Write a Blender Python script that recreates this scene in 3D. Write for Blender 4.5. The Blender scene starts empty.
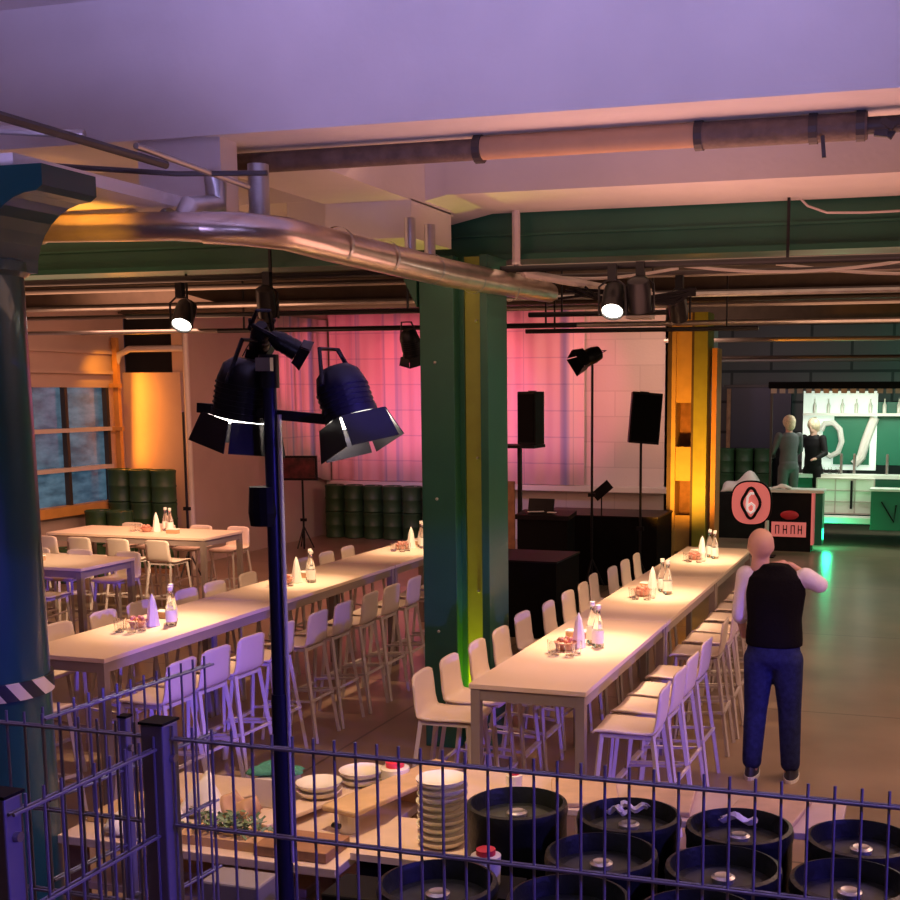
import bpy, bmesh, math, random
from mathutils import Vector, Matrix, Euler
random.seed(7)
S = bpy.context.scene
COL = S.collection
PI = math.pi
R = math.radians
# ------------------------------------------------------------------ camera
cd = bpy.data.cameras.new('camera'); cam = bpy.data.objects.new('camera', cd); COL.objects.link(cam)
cd.sensor_width = 36; cd.sensor_fit = 'HORIZONTAL'; cd.lens = 36*1213.9/900
cd.shift_x = -(562.7-450)/900; cd.shift_y = (559.0-450)/900
cam.location = (0, 0, 2.689)
cam.rotation_euler = (PI/2-0.137, 0, 0.2944)
cd.clip_start = .05; cd.clip_end = 200
S.camera = cam
# ------------------------------------------------------------------ world and exposure
S.view_settings.view_transform = 'Standard'; S.view_settings.look = 'None'
S.view_settings.gamma = 1; S.view_settings.exposure = 0.0
w = bpy.data.worlds.new('evening'); S.world = w; w.use_nodes = True
w.node_tree.nodes['Background'].inputs[0].default_value = (.30, .18, .26, 1)
w.node_tree.nodes['Background'].inputs[1].default_value = .10

def area(loc, target, e, col, sx, sy=None, name='wash_light'):
    l = bpy.data.lights.new(name, 'AREA'); l.energy = e; l.color = col
    l.shape = 'RECTANGLE'; l.size = sx; l.size_y = sy or sx
    o = bpy.data.objects.new(name, l); COL.objects.link(o); o.location = loc
    o.rotation_euler = (Vector(target)-Vector(loc)).to_track_quat('-Z', 'Y').to_euler()
    return o
def spot(loc, target, e, col, ang=40, blend=.5, size=.05, name='spot_beam'):
    l = bpy.data.lights.new(name, 'SPOT'); l.energy = e; l.color = col
    l.spot_size = R(ang); l.spot_blend = blend; l.shadow_soft_size = size
    o = bpy.data.objects.new(name, l); COL.objects.link(o); o.location = loc
    o.rotation_euler = (Vector(target)-Vector(loc)).to_track_quat('-Z', 'Y').to_euler()
    return o
def point(loc, e, col, size=.1, name='glow'):
    l = bpy.data.lights.new(name, 'POINT'); l.energy = e; l.color = col; l.shadow_soft_size = size
    o = bpy.data.objects.new(name, l); COL.objects.link(o); o.location = loc
    return o
WARM = (1, .60, .32); BLUE = (.14, .09, 1); VIOLET = (.55, .38, 1)
# coloured wash from the gallery the picture is taken from
l = area((.6, 0.2, 2.3), (-1.4, 5.0, 6.2), 52, (.46, .42, 1), 1.2, name='violet_wash'); l.data.spread = R(58)
l = area((-3.0, 0.2, 2.3), (-3.8, 5.0, 6.2), 24, (.52, .42, 1), 1.2, name='violet_wash'); l.data.spread = R(58)
spot((2.4, 1.0, 2.5), (-4.45, 7.0, .9), 3400, BLUE, 9, .4, .05, name='blue_beam')
spot((3.2, 4.3, 1.7), (-1.35, 7.35, .75), 900, BLUE, 22, .4, .05, name='blue_beam')
spot((2.6, 4.6, 2.2), (-.75, 8.3, 1.35), 260, (.42, .18, 1), 12, .6, .05, name='violet_beam')
spot((3.2, 1.9, 2.6), (-1.6, 2.5, 1.5), 430, BLUE, 34, .8, .05, name='blue_beam')
spot((2.6, 3.4, 2.6), (-.9, 4.2, 1.0), 330, BLUE, 46, .8, .05, name='blue_beam')
spot((.4, .3, 2.6), (-3.78, 4.2, 1.7), 420, BLUE, 7, .6, .03, name='blue_beam')
spot((1.6, 2.0, 2.7), (-1.66, 3.35, 2.66), 1500, BLUE, 4, .5, .03, name='blue_beam')
# warm light over the rows of tables
for x, y, tx, ty, e, a in [(-2.21, 8.3, -2.15, 7.75, 240, 60), (-2.1, 9.4, -2.15, 9.85, 240, 56), (-1.95, 11.4, -2.15, 12.1, 260, 54),
                     (-5.5, 8.4, -5.35, 7.5, 240, 62), (-4.96, 9.3, -5.35, 9.6, 200, 58), (-4.7, 11.2, -5.35, 11.9, 190, 58),
                     (-6.4, 10.4, -8.9, 12.2, 420, 56), (-6.3, 9.4, -8.8, 10.2, 260, 50)]:
    spot((x, y, 3.1), (tx, ty, 1), e*.85, WARM, a, 1, .08, name='table_beam')
    spot((x, y, 3.1), (tx, ty, 1), e*1.5, (1, .70, .42), a*.52, 1, .05, name='table_beam')
spot((-2.1, 4.1, 3.4), (-2.6, 5.0, .8), 260, (1, .64, .30), 75, .9, .06, name='counter_beam')
area((-1.2, 7.0, 2.7), (-1.0, 7.0, 5), 45, (1, .46, .36), 2.5, name='ceiling_fill')  # added upward fills with no fixture, for warm bounce on beams and ceiling
area((-7.5, 9, 2.9), (-7.5, 9, 5), 60, (1, .46, .26), 3, name='ceiling_fill')
area((.5, 13, 2.9), (.5, 13, 5), 60, (1, .50, .30), 4, name='ceiling_fill')
area((-1.0, 8.5, 3.6), (-1.0, 9.5, 0), 55, (1, .56, .38), 5, 6, name='warm_fill')  # this and its namesakes are added fill, not fittings
area((2.0, 8.5, 3.6), (2.0, 8.5, 0), 175, (1, .58, .42), 3, 5, name='warm_fill')
area((2.0, 16, 3.7), (2.0, 16, 0), 120, (.9, .85, .62), 3, 6, name='floor_fill')  # added fill that brightens the right-hand floor, no fixture there
area((-5.0, 6.0, 3.3), (-4.5, 8, 0), 15, (1, .50, .34), 3, 3, name='warm_fill')
area((-8.5, 13.5, 3.7), (-9.5, 15.5, 0), 200, (1, .45, .28), 4, 4, name='warm_fill')
# pink wash on the curtain wall
for x in (-10.2, -8.4, -6.8):
    spot((x+.4, 16.8, 3.5), (x, 20.9, 2.75), 330, (1, .12, .215), 50, .5, .1, name='pink_wash')
spot((-5.2, 16.4, 3.6), (-5.2, 20.9, 2.6), 75, (.66, .42, .95), 50, 1, .1, name='lilac_wash')
spot((-8.4, 16.4, 3.7), (-8.2, 20.9, 1.4), 220, (.40, .32, 1), 60, 1, .1, name='lilac_wash')
area((-4.0, 18.8, 3.7), (-4.9, 20.9, 2), 40, (1, .55, .4), 1, name='warm_fill')
# amber up-lights in two corners, yellow inside the near column, green by the bar
area((-11.86, 15.98, 2.3), (-10.9, 16.25, 2.25), 17, (1, .30, .02), .08, 1.5, name='amber_light')
spot((-11.6, 15.4, 3.35), (-12.0, 15.8, 2.6), 26, (1, .36, .02), 110, .9, .04, name='amber_light')
spot((-3.35, 15.7, .9), (-3.4, 17.3, 1.9), 380, (1, .36, .03), 80, .9, .1, name='amber_light')
spot((-3.7, 4.7, 3.0), (-4.2, 5.25, 3.5), 60, (1, .42, .05), 80, .9, .05, name='amber_light')
spot((-3.23, 8.36, .08), (-3.23, 8.50, 3.2), 130, (.75, .8, .02), 44, .8, .04, name='yellow_light')
point((-1.7, 21.3, .25), 16, (.02, 1, .38), .1, name='green_glow')
area((1.5, 21.0, 3.5), (1.5, 23.5, 0), 60, (.15, 1, .5), 2, name='green_wash')
area((-1.0, 21.9, 2.5), (-1.0, 22.4, 1), 36, (.95, 1, .85), 2.4, .6, name='bar_light')
area((2.0, 23.8, 3.9), (2.0, 25.2, 3), 60, (.2, 1, .6), 2, name='green_wash')
area((-3.0, 22.0, 3.7), (-3.0, 24.5, 1), 16, (.9, .5, .7), 1.5, name='dim_wash')
# ------------------------------------------------------------------ materials
MATS = {}
def mat(name, col, rough=.5, metal=0, var=0, vscale=6, emit=None, estr=0, bump=0, bscale=40, trans=0, alpha=1, coat=0, detail=4):
    m = bpy.data.materials.new(name); m.use_nodes = True
    nt = m.node_tree; b = nt.nodes['Principled BSDF']
    b.inputs['Base Color'].default_value = (*col, 1); b.inputs['Roughness'].default_value = rough
    b.inputs['Metallic'].default_value = metal
    b.inputs['Transmission Weight'].default_value = trans; b.inputs['Coat Weight'].default_value = coat
    if alpha < 1: b.inputs['Alpha'].default_value = alpha
    if emit: b.inputs['Emission Color'].default_value = (*emit, 1); b.inputs['Emission Strength'].default_value = estr
    tc = nt.nodes.new('ShaderNodeTexCoord')
    n = nt.nodes.new('ShaderNodeTexNoise'); n.inputs['Scale'].default_value = vscale; n.inputs['Detail'].default_value = detail
    nt.links.new(tc.outputs['Object'], n.inputs['Vector'])
    if var:
        r = nt.nodes.new('ShaderNodeValToRGB')
        r.color_ramp.elements[0].position = .3; r.color_ramp.elements[1].position = .7
        r.color_ramp.elements[0].color = (*[c*(1-var) for c in col], 1)
        r.color_ramp.elements[1].color = (*[min(1, c*(1+var*.6)) for c in col], 1)
        nt.links.new(n.outputs['Fac'], r.inputs['Fac']); nt.links.new(r.outputs['Color'], b.inputs['Base Color'])
    if bump:
        n2 = nt.nodes.new('ShaderNodeTexNoise'); n2.inputs['Scale'].default_value = bscale
        nt.links.new(tc.outputs['Object'], n2.inputs['Vector'])
        bp = nt.nodes.new('ShaderNodeBump'); bp.inputs['Strength'].default_value = bump; bp.inputs['Distance'].default_value = .02
        nt.links.new(n2.outputs['Fac'], bp.inputs['Height']); nt.links.new(bp.outputs['Normal'], b.inputs['Normal'])
    MATS[name] = m
    return m
def block_mat(name, col, line, bw, bh, mortar=.02, rough=.8, axes='XZ', offset=.5):
    m = mat(name, col, rough, bump=.15, bscale=20); nt = m.node_tree; b = nt.nodes['Principled BSDF']
    tc = nt.nodes.new('ShaderNodeTexCoord'); sp = nt.nodes.new('ShaderNodeSeparateXYZ'); cb = nt.nodes.new('ShaderNodeCombineXYZ')
    nt.links.new(tc.outputs['Object'], sp.inputs[0]); nt.links.new(sp.outputs[axes[0]], cb.inputs[0]); nt.links.new(sp.outputs[axes[1]], cb.inputs[1])
    br = nt.nodes.new('ShaderNodeTexBrick'); br.inputs['Scale'].default_value = 1; br.offset = offset
    br.inputs['Brick Width'].default_value = bw; br.inputs['Row Height'].default_value = bh; br.inputs['Mortar Size'].default_value = mortar
    br.inputs['Color1'].default_value = (*col, 1); br.inputs['Color2'].default_value = (*[c*.9 for c in col], 1); br.inputs['Mortar'].default_value = (*line, 1)
    nt.links.new(cb.outputs[0], br.inputs['Vector']); nt.links.new(br.outputs['Color'], b.inputs['Base Color'])
    return m
white_paint = mat('white_paint', (.72, .66, .64), .7, var=.1, vscale=1.2, bump=.15, bscale=14)
green_steel = mat('green_steel', (.022, .115, .07), .35, var=.15, vscale=2)
teal_steel = mat('teal_steel', (.010, .060, .062), .3, var=.15, vscale=2, coat=.3)
olive_lit_steel = mat('olive_lit_steel', (.33, .36, .05), .45, var=.1)  # yellowish light on the column steel put into the base colour
amber_lit_steel = mat('amber_lit_steel', (.62, .42, .13), .5, var=.1)  # amber light on the laced column put into the base colour
brown_beam = mat('brown_beam', (.10, .075, .055), .6, var=.2)
dark_ceiling = mat('dark_ceiling', (.10, .085, .075), .9, var=.3, vscale=.8)
cream = mat('cream_plastic', (.77, .63, .54), .45, var=.03)
cream_metal = mat('cream_metal', (.60, .52, .49), .4, var=.05)
table_white = mat('table_laminate', (.80, .63, .50), .5, var=.04, vscale=2)
table_edge = mat('table_frame', (.33, .27, .25), .45, .2)  # white frame darkened: shade on its camera side put into the colour
black = mat('black_plastic', (.012, .011, .013), .5, var=.2)
black_cloth = mat('black_cloth', (.005, .0045, .005), .95, bump=.3, bscale=60)
black_metal = mat('black_metal', (.018, .017, .02), .35, .5)
navy_metal = mat('stand_metal', (.03, .03, .07), .3, .6)
steel = mat('steel', (.55, .53, .52), .35, .9, var=.15, vscale=8)
duct_metal = mat('duct_metal', (.72, .60, .52), .28, .9, var=.12, vscale=7, bump=.1, bscale=9)
conduit = mat('conduit', (.36, .32, .29), .4, .6)
dark_pipe = mat('dark_pipe', (.06, .05, .05), .5, .3)
insul = mat('insulation', (.15, .10, .075), .6, var=.35, vscale=14, bump=.3)
fence_metal = mat('galvanised_fence', (.30, .27, .32), .45, .3)
green_drum = mat('green_drum', (.028, .075, .028), .5, var=.2)
keg_rubber = mat('keg_rubber', (.010, .013, .011), .42, var=.3, vscale=12, bump=.15)
keg_top = mat('keg_top', (.05, .055, .045), .5, var=.5, vscale=16)
wood = mat('pale_wood', (.62, .42, .24), .55, var=.15, vscale=9)
wood_pink = mat('laminate_wood', (.66, .50, .40), .5, var=.12, vscale=5)
wood_dark = mat('brown_wood', (.30, .15, .08), .6, var=.3, vscale=9)
china = mat('cream_china', (.82, .76, .62), .25, coat=.3)
glass = mat('clear_glass', (.95, .95, .95), .04, trans=1)
label_white = mat('white_label', (.86, .84, .80), .5)
salmon = mat('salmon_bowl', (.62, .28, .22), .5, var=.3, vscale=30)
red_plastic = mat('red_plastic', (.75, .04, .06), .4)
skin = mat('skin', (.62, .36, .28), .5, var=.06, vscale=12)
denim = mat('denim', (.022, .03, .10), .85, var=.3, vscale=30, bump=.2, bscale=120)
shirt_w = mat('white_shirt', (.72, .68, .70), .8, bump=.25, bscale=22)
lens_on = mat('lit_lens', (1, .95, .85), .3, emit=(1, .93, .8), estr=9)
lens_off = mat('dark_lens', (.05, .05, .06), .15, coat=.5)
orange_paint = mat('orange_frame', (.62, .30, .08), .5, var=.1)
leafy = mat('grey_green_leaf', (.16, .24, .12), .6, var=.4, vscale=30)
green_cloth = mat('green_cloth', (.05, .22, .15), .85, bump=.3)
white_cloth = mat('white_cloth', (.78, .72, .68), .85, bump=.3, bscale=14)
tan_paper = mat('kraft_paper', (.50, .30, .17), .8, var=.1)
bar_green = mat('bar_green', (.02, .20, .12), .4)
bar_white = mat('bar_white', (.85, .88, .82), .4)
pink_sign = mat('salmon_sign', (.85, .25, .22), .5, emit=(1, .22, .20), estr=.35)
for k in ('black_cloth', 'denim', 'black_plastic'): MATS[k].node_tree.nodes['Principled BSDF'].inputs['Specular IOR Level'].default_value = .12
# ------------------------------------------------------------------ mesh helpers
class MB:
    def __init__(s): s.bm = bmesh.new()
    def box(s, c, d, rz=0, rx=0, ry=0):
        M = Matrix.Translation(c) @ Euler((rx, ry, rz)).to_matrix().to_4x4() @ Matrix.Diagonal((d[0], d[1], d[2], 1))
        bmesh.ops.create_cube(s.bm, size=1, matrix=M); return s
    def b2(s, x0, x1, y0, y1, z0, z1):
        return s.box(((x0+x1)/2, (y0+y1)/2, (z0+z1)/2), (abs(x1-x0), abs(y1-y0), abs(z1-z0)))
    def cyl(s, p, q, r, r2=None, n=12, caps=True):
        p = Vector(p); q = Vector(q); d = q-p
        M = Matrix.Translation((p+q)/2) @ d.to_track_quat('Z', 'Y').to_matrix().to_4x4()
        bmesh.ops.create_cone(s.bm, cap_ends=caps, segments=n, radius1=r, radius2=r if r2 is None else r2, depth=max(d.length, 1e-5), matrix=M); return s
    def bar(s, p, q, w, d=None, up='Z'):
        p = Vector(p); q = Vector(q); v = q-p
        M = Matrix.Translation((p+q)/2) @ v.to_track_quat('Z', 'Y').to_matrix().to_4x4() @ Matrix.Diagonal((w, d or w, v.length, 1))
        bmesh.ops.create_cube(s.bm, size=1, matrix=M); return s
    def ball(s, c, r, sc=(1, 1, 1), seg=16):
        bmesh.ops.create_uvsphere(s.bm, u_segments=seg, v_segments=max(6, seg*2//3), radius=r, matrix=Matrix.Translation(c) @ Matrix.Diagonal((*sc, 1))); return s
    def tube(s, pts, r, n=8):
        pts = [Vector(p) for p in pts]
        rs = r if isinstance(r, (list, tuple)) else [r]*len(pts); rings = []
        nrm = None
        for i, p in enumerate(pts):
            t = (pts[min(i+1, len(pts)-1)]-pts[max(i-1, 0)]).normalized()
            if nrm is None: nrm = t.orthogonal().normalized()
            nrm = (nrm - t*nrm.dot(t)).normalized(); bn = t.cross(nrm)
            rings.append([s.bm.verts.new(p+(nrm*math.cos(2*PI*k/n)+bn*math.sin(2*PI*k/n))*rs[i]) for k in range(n)])
        for a, b in zip(rings, rings[1:]):
            for k in range(n): s.bm.faces.new((a[k], a[(k+1) % n], b[(k+1) % n], b[k]))
        s.bm.faces.new(rings[0][::-1]); s.bm.faces.new(rings[-1]); return s
    def lathe(s, prof, n=24, c=(0, 0, 0), ax=None):
        c = Vector(c); M = ax or Matrix.Identity(3); rings = []
        for r, z in prof:
            rings.append([s.bm.verts.new(c + M @ Vector((max(r, 1e-4)*math.cos(2*PI*k/n), max(r, 1e-4)*math.sin(2*PI*k/n), z))) for k in range(n)])
        for a, b in zip(rings, rings[1:]):
            for k in range(n): s.bm.faces.new((a[k], a[(k+1) % n], b[(k+1) % n], b[k]))
        s.bm.faces.new(rings[0][::-1]); s.bm.faces.new(rings[-1]); return s
    def prism(s, poly, axis, a, b):   # poly of 2D points extruded along axis from a to b
        def P(u, v, t): return {'X': (t, u, v), 'Y': (u, t, v), 'Z': (u, v, t)}[axis]
        A = [s.bm.verts.new(P(u, v, a)) for u, v in poly]; B = [s.bm.verts.new(P(u, v, b)) for u, v in poly]
        s.bm.faces.new(A); s.bm.faces.new(B[::-1]); n = len(poly)
        for i in range(n): s.bm.faces.new((A[i], B[i], B[(i+1) % n], A[(i+1) % n]))
        return s
    def loft(s, secs, n=20):   # closed body from elliptical sections (cx, cy, z, rx, ry)
        rings = [[s.bm.verts.new((cx+rx*math.cos(2*PI*k/n), cy+ry*math.sin(2*PI*k/n), z)) for k in range(n)] for cx, cy, z, rx, ry in secs]
        for a, b in zip(rings, rings[1:]):
            for k in range(n): s.bm.faces.new((a[k], a[(k+1) % n], b[(k+1) % n], b[k]))
        s.bm.faces.new(rings[0][::-1]); s.bm.faces.new(rings[-1]); return s
    def grid(s, f, nu, nv):
        V = [[s.bm.verts.new(f(i/nu, j/nv)) for j in range(nv+1)] for i in range(nu+1)]
        for i in range(nu):
            for j in range(nv): s.bm.faces.new((V[i][j], V[i+1][j], V[i+1][j+1], V[i][j+1]))
        return s
    def build(s, name, m, parent=None, bevel=0, smooth=False, solid=0, remesh=0, sm=0, sub=0):
        bmesh.ops.recalc_face_normals(s.bm, faces=s.bm.faces)
        me = bpy.data.meshes.new(name); s.bm.to_mesh(me); s.bm.free()
        me.materials.append(m)
        o = bpy.data.objects.new(name, me); COL.objects.link(o)
        if parent: o.parent = parent
        if smooth or remesh:
            for p in me.polygons: p.use_smooth = True
        if smooth == 'auto':
            for p in me.polygons: p.use_smooth = True
            me.set_sharp_from_angle(angle=R(40))
        if solid: d = o.modifiers.new('s', 'SOLIDIFY'); d.thickness = solid; d.offset = 0
        if bevel: d = o.modifiers.new('b', 'BEVEL'); d.width = bevel; d.segments = 2; d.limit_method = 'ANGLE'
        if remesh: d = o.modifiers.new('r', 'REMESH'); d.mode = 'VOXEL'; d.voxel_size = remesh; d.use_smooth_shade = True
        if sm: d = o.modifiers.new('m', 'SMOOTH'); d.iterations = sm; d.factor = .6
        if sub: d = o.modifiers.new('u', 'SUBSURF'); d.levels = sub; d.render_levels = sub
        return o
def tag(o, label=None, cat=None, group=None, kind=None):
    if label: o['label'] = label
    if cat: o['category'] = cat
    if group: o['group'] = group
    if kind: o['kind'] = kind
    return o
def thing(name, label, cat, loc=(0, 0, 0), rz=0, group=None, tilt=None):
    o = bpy.data.objects.new(name, None); COL.objects.link(o); o.empty_display_size = .1
    o.location = loc; o.rotation_euler = tilt or (0, 0, rz)
    return tag(o, label, cat, group)
def kids(o): return [c for c in COL.objects if c.parent == o]
def dup(root, loc, rz, label, group=None):
    r = root.copy(); COL.objects.link(r); r.location = loc; r.rotation_euler = (0, 0, rz); r['label'] = label
    if group: r['group'] = group
    for ch in KIDS[root.name]:
        c = ch.copy(); COL.objects.link(c); c.parent = r
        for g in KIDS.get(ch.name, []):
            d = g.copy(); COL.objects.link(d); d.parent = c
    return r
KIDS = {}
def remember(root):
    ks = kids(root); KIDS[root.name] = ks
    for k in ks: KIDS[k.name] = kids(k)
def struct(name, mb, m, **k): return tag(mb.build(name, m, **k), kind='structure')
ORD2 = ['first', 'second', 'third', 'fourth', 'fifth', 'sixth', 'seventh', 'eighth']
ORD = ['nearest', 'second', 'third', 'fourth', 'fifth', 'sixth', 'seventh', 'eighth', 'ninth', 'tenth', 'eleventh', 'twelfth', 'thirteenth', 'fourteenth']
# ------------------------------------------------------------------ setting
# floor: polished concrete slabs
fm = mat('polished_concrete', (.30, .205, .15), .28, var=.25, vscale=1.1, bump=.05, bscale=3, detail=8)
nt = fm.node_tree; bs = nt.nodes['Principled BSDF']
ramp = [n for n in nt.nodes if n.type == 'VALTORGB'][0]
br = nt.nodes.new('ShaderNodeTexBrick'); br.inputs['Scale'].default_value = 1; br.offset = 0
br.inputs['Brick Width'].default_value = 4.2; br.inputs['Row Height'].default_value = 3.4; br.inputs['Mortar Size'].default_value = .012
br.inputs['Color1'].default_value = (1, 1, 1, 1); br.inputs['Color2'].default_value = (.9, .9, .9, 1); br.inputs['Mortar'].default_value = (.35, .35, .35, 1)
tcn = nt.nodes.new('ShaderNodeTexCoord'); nt.links.new(tcn.outputs['Object'], br.inputs['Vector'])
mx = nt.nodes.new('ShaderNodeMix'); mx.data_type = 'RGBA'; mx.blend_type = 'MULTIPLY'; mx.inputs[0].default_value = 1
nt.links.new(ramp.outputs['Color'], mx.inputs[6]); nt.links.new(br.outputs['Color'], mx.inputs[7]); nt.links.new(mx.outputs[2], bs.inputs['Base Color'])
struct('floor', MB().b2(-16, 7, -3, 26, -.2, 0), fm)
struct('ceiling', MB().b2(-16, 7, 6.7, 26, 4.35, 4.6), dark_ceiling)
struct('ceiling', MB().b2(-16, 7, -3, 6.7, 4.72, 4.9), white_paint)
# back wall with the pink-lit curtain; block wall
blocks = block_mat('painted_blocks', (.66, .58, .56), (.54, .47, .46), .9, .45, .010)
struct('wall_back', MB().b2(-11.2, -4.35, 21.0, 21.2, 0, 4.35), blocks)
blk2 = block_mat('far_blocks', (.13, .12, .13), (.04, .04, .045), 1.6, .62, .03)
struct('wall_far', MB().b2(-4.7, 7, 25.2, 25.4, 0, 4.35), blk2)
struct('wall_end', MB().b2(-4.5, -4.3, 21.0, 25.4, 0, 4.35), blocks)
plaster = mat('plaster', (.50, .37, .33), .8, var=.08, vscale=1.5)
struct('wall_side', MB().b2(-11.2, -11.0, 16.3, 21.2, 0, 4.35), plaster)
struct('wall_alcove', MB().b2(-12.3, -11.0, 16.2, 16.4, 0, 2.98), plaster)
struct('wall_recess', MB().b2(-13, -11.15, 17.6, 17.8, 0, 4.35), dark_ceiling)  # dark colour stands in for the unlit void above the alcove
# left wall: rendered bands above a steel-framed window
lw = MB(); lw.b2(-12.3, -12.05, 2, 12.2, 0, 4.35); lw.b2(-12.3, -12.05, 12.2, 16.3, 0, 1.02); lw.b2(-12.3, -12.05, 15.85, 16.3, 1.02, 2.75)
lw.b2(-12.3, -12.05, 12.2, 16.3, 2.75, 4.35)
for z in (2.95, 3.25): lw.b2(-12.05, -11.97, 2, 15.9, z, z+.05)
struct('wall_left', lw, plaster)
pane = mat('dusk_window_glass', (.05, .10, .16), .12, coat=.4)
nt = pane.node_tree; b = nt.nodes['Principled BSDF']
nn = nt.nodes.new('ShaderNodeTexNoise'); nn.inputs['Scale'].default_value = 4; nn.inputs['Detail'].default_value = 5
tc = nt.nodes.new('ShaderNodeTexCoord'); mp = nt.nodes.new('ShaderNodeMapping'); mp.inputs['Scale'].default_value = (1, .8, 2.2)
nt.links.new(tc.outputs['Object'], mp.inputs[0]); nt.links.new(mp.outputs[0], nn.inputs['Vector'])
rr = nt.nodes.new('ShaderNodeValToRGB'); rr.color_ramp.elements[0].position = .35; rr.color_ramp.elements[0].color = (.015, .06, .11, 1)
rr.color_ramp.elements[1].position = .72; rr.color_ramp.elements[1].color = (.14, .27, .38, 1)
nt.links.new(nn.outputs['Fac'], rr.inputs[0]); nt.links.new(rr.outputs[0], b.inputs['Emission Color']); b.inputs['Emission Strength'].default_value = .5
win = struct('window_1', MB().b2(-12.16, -12.12, 12.2, 15.85, 1.02, 2.75), pane)
wf = MB()
for y in (12.25, 13.0, 13.95, 14.9, 15.83): wf.b2(-12.12, -12.04, y-.03, y+.03, 1.02, 2.75)
wf.build('window_frame', dark_pipe, win)
wr = MB()
for z in (1.56, 2.13): wr.b2(-12.12, -12.0, 12.2, 15.85, z-.03, z+.03)
wr.build('glazing_bar', cream_metal, win)
MB().b2(-12.12, -11.93, 12.2, 15.9, .90, 1.04).build('window_sill', orange_paint, win)
# concrete beams above
bm1 = MB(); bm1.b2(-16, 7, 5.7, 6.45, 4.0, 4.8); struct('trim_1', bm1, white_paint)
bm2 = MB(); bm2.b2(-3.2, 7, 7.83, 8.75, 4.0, 4.6); bm2.prism([(-3.2, 4.0), (-4.4, 3.75), (-4.4, 4.6), (-3.2, 4.6)], 'Y', 7.84, 8.75)
struct('trim_2', bm2, white_paint)
bm3 = MB(); bm3.b2(-3.98, -3.35, 6.3, 8.3, 3.94, 4.8); bm3.b2(-3.98, -3.35, 7.6, 8.3, 3.70, 3.95); bm3.b2(-4.3, -3.5, 4.1, 5.75, 3.565, 3.62); bm3.b2(-4.1, -3.6, 5.74, 5.9, 3.6, 4.05); struct('trim_3', bm3, white_paint)
bm4 = MB(); bm4.b2(-16, -3.98, 7.83, 8.75, 4.0, 4.6); struct('trim_4', bm4, white_paint)
gb = MB(); gb.b2(-16, 7, 8.8, 9.0, 3.70, 4.03); gb.b2(-16, 7, 8.72, 9.08, 3.66, 3.70); gb.b2(-16, 7, 8.78, 8.8, 3.84, 3.86)
struct('trim_5', gb, green_steel)
for i, (y, z) in enumerate([(11.2, 3.80), (13.6, 3.80), (16.2, 3.9), (22.0, 3.9)]):
    g = MB(); g.b2(-12 if y < 20 else -4.4, 7, y, y+.3, z, 4.35); g.b2(-12 if y < 20 else -4.4, 7, y-.08, y+.38, z-.03, z)
    struct('trim_%d' % (6+i), g, brown_beam)
# curtain: lilac-white cloth hung along the back wall and round the corner
cm = mat('sheer_curtain', (.80, .62, .66), .8)
nt = cm.node_tree; b = nt.nodes['Principled BSDF']
tc = nt.nodes.new('ShaderNodeTexCoord'); sp = nt.nodes.new('ShaderNodeSeparateXYZ'); nt.links.new(tc.outputs['Object'], sp.inputs[0])
cb = nt.nodes.new('ShaderNodeCombineXYZ'); ad = nt.nodes.new('ShaderNodeMath'); ad.operation = 'ADD'
nt.links.new(sp.outputs[0], ad.inputs[0]); nt.links.new(sp.outputs[1], ad.inputs[1])
nt.links.new(ad.outputs[0], cb.inputs[0]); nt.links.new(sp.outputs[2], cb.inputs[1])
br = nt.nodes.new('ShaderNodeTexBrick'); br.offset = 0; br.inputs['Scale'].default_value = 1; br.inputs['Brick Width'].default_value = .92
br.inputs['Row Height'].default_value = .47; br.inputs['Mortar Size'].default_value = .012
br.inputs['Color1'].default_value = (.84, .64, .66, 1); br.inputs['Color2'].default_value = (.80, .62, .66, 1); br.inputs['Mortar'].default_value = (.64, .50, .58, 1)
nt.links.new(cb.outputs[0], br.inputs['Vector'])
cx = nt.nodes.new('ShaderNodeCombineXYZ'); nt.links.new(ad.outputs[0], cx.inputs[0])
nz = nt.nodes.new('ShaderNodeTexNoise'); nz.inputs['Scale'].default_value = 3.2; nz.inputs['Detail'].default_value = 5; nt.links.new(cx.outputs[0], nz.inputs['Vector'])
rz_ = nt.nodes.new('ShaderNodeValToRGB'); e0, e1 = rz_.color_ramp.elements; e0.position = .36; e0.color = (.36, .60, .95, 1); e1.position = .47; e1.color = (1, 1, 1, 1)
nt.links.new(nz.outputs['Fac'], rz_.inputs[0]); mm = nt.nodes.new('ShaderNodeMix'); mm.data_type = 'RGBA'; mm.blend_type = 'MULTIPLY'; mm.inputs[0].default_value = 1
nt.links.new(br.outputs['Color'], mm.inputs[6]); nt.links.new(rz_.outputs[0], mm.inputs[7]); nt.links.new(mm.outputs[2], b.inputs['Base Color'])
def fold(t): return .035*math.sin(t*9)+.03*math.sin(t*3.7+1)+.018*math.sin(t*21)
c = MB()
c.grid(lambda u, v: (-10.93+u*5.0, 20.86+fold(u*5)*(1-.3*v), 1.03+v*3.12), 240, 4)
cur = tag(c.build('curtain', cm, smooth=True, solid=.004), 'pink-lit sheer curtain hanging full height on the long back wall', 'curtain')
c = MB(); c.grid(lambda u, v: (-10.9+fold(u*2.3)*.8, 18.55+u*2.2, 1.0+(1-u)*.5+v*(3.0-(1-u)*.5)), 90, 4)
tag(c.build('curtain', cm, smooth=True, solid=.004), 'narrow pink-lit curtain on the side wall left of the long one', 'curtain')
tag(MB().b2(-10.95, -4.4, 20.7, 21.0, .93, 1.02).build('wall_ledge', white_paint), kind='structure').name = 'trim_12'
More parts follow.
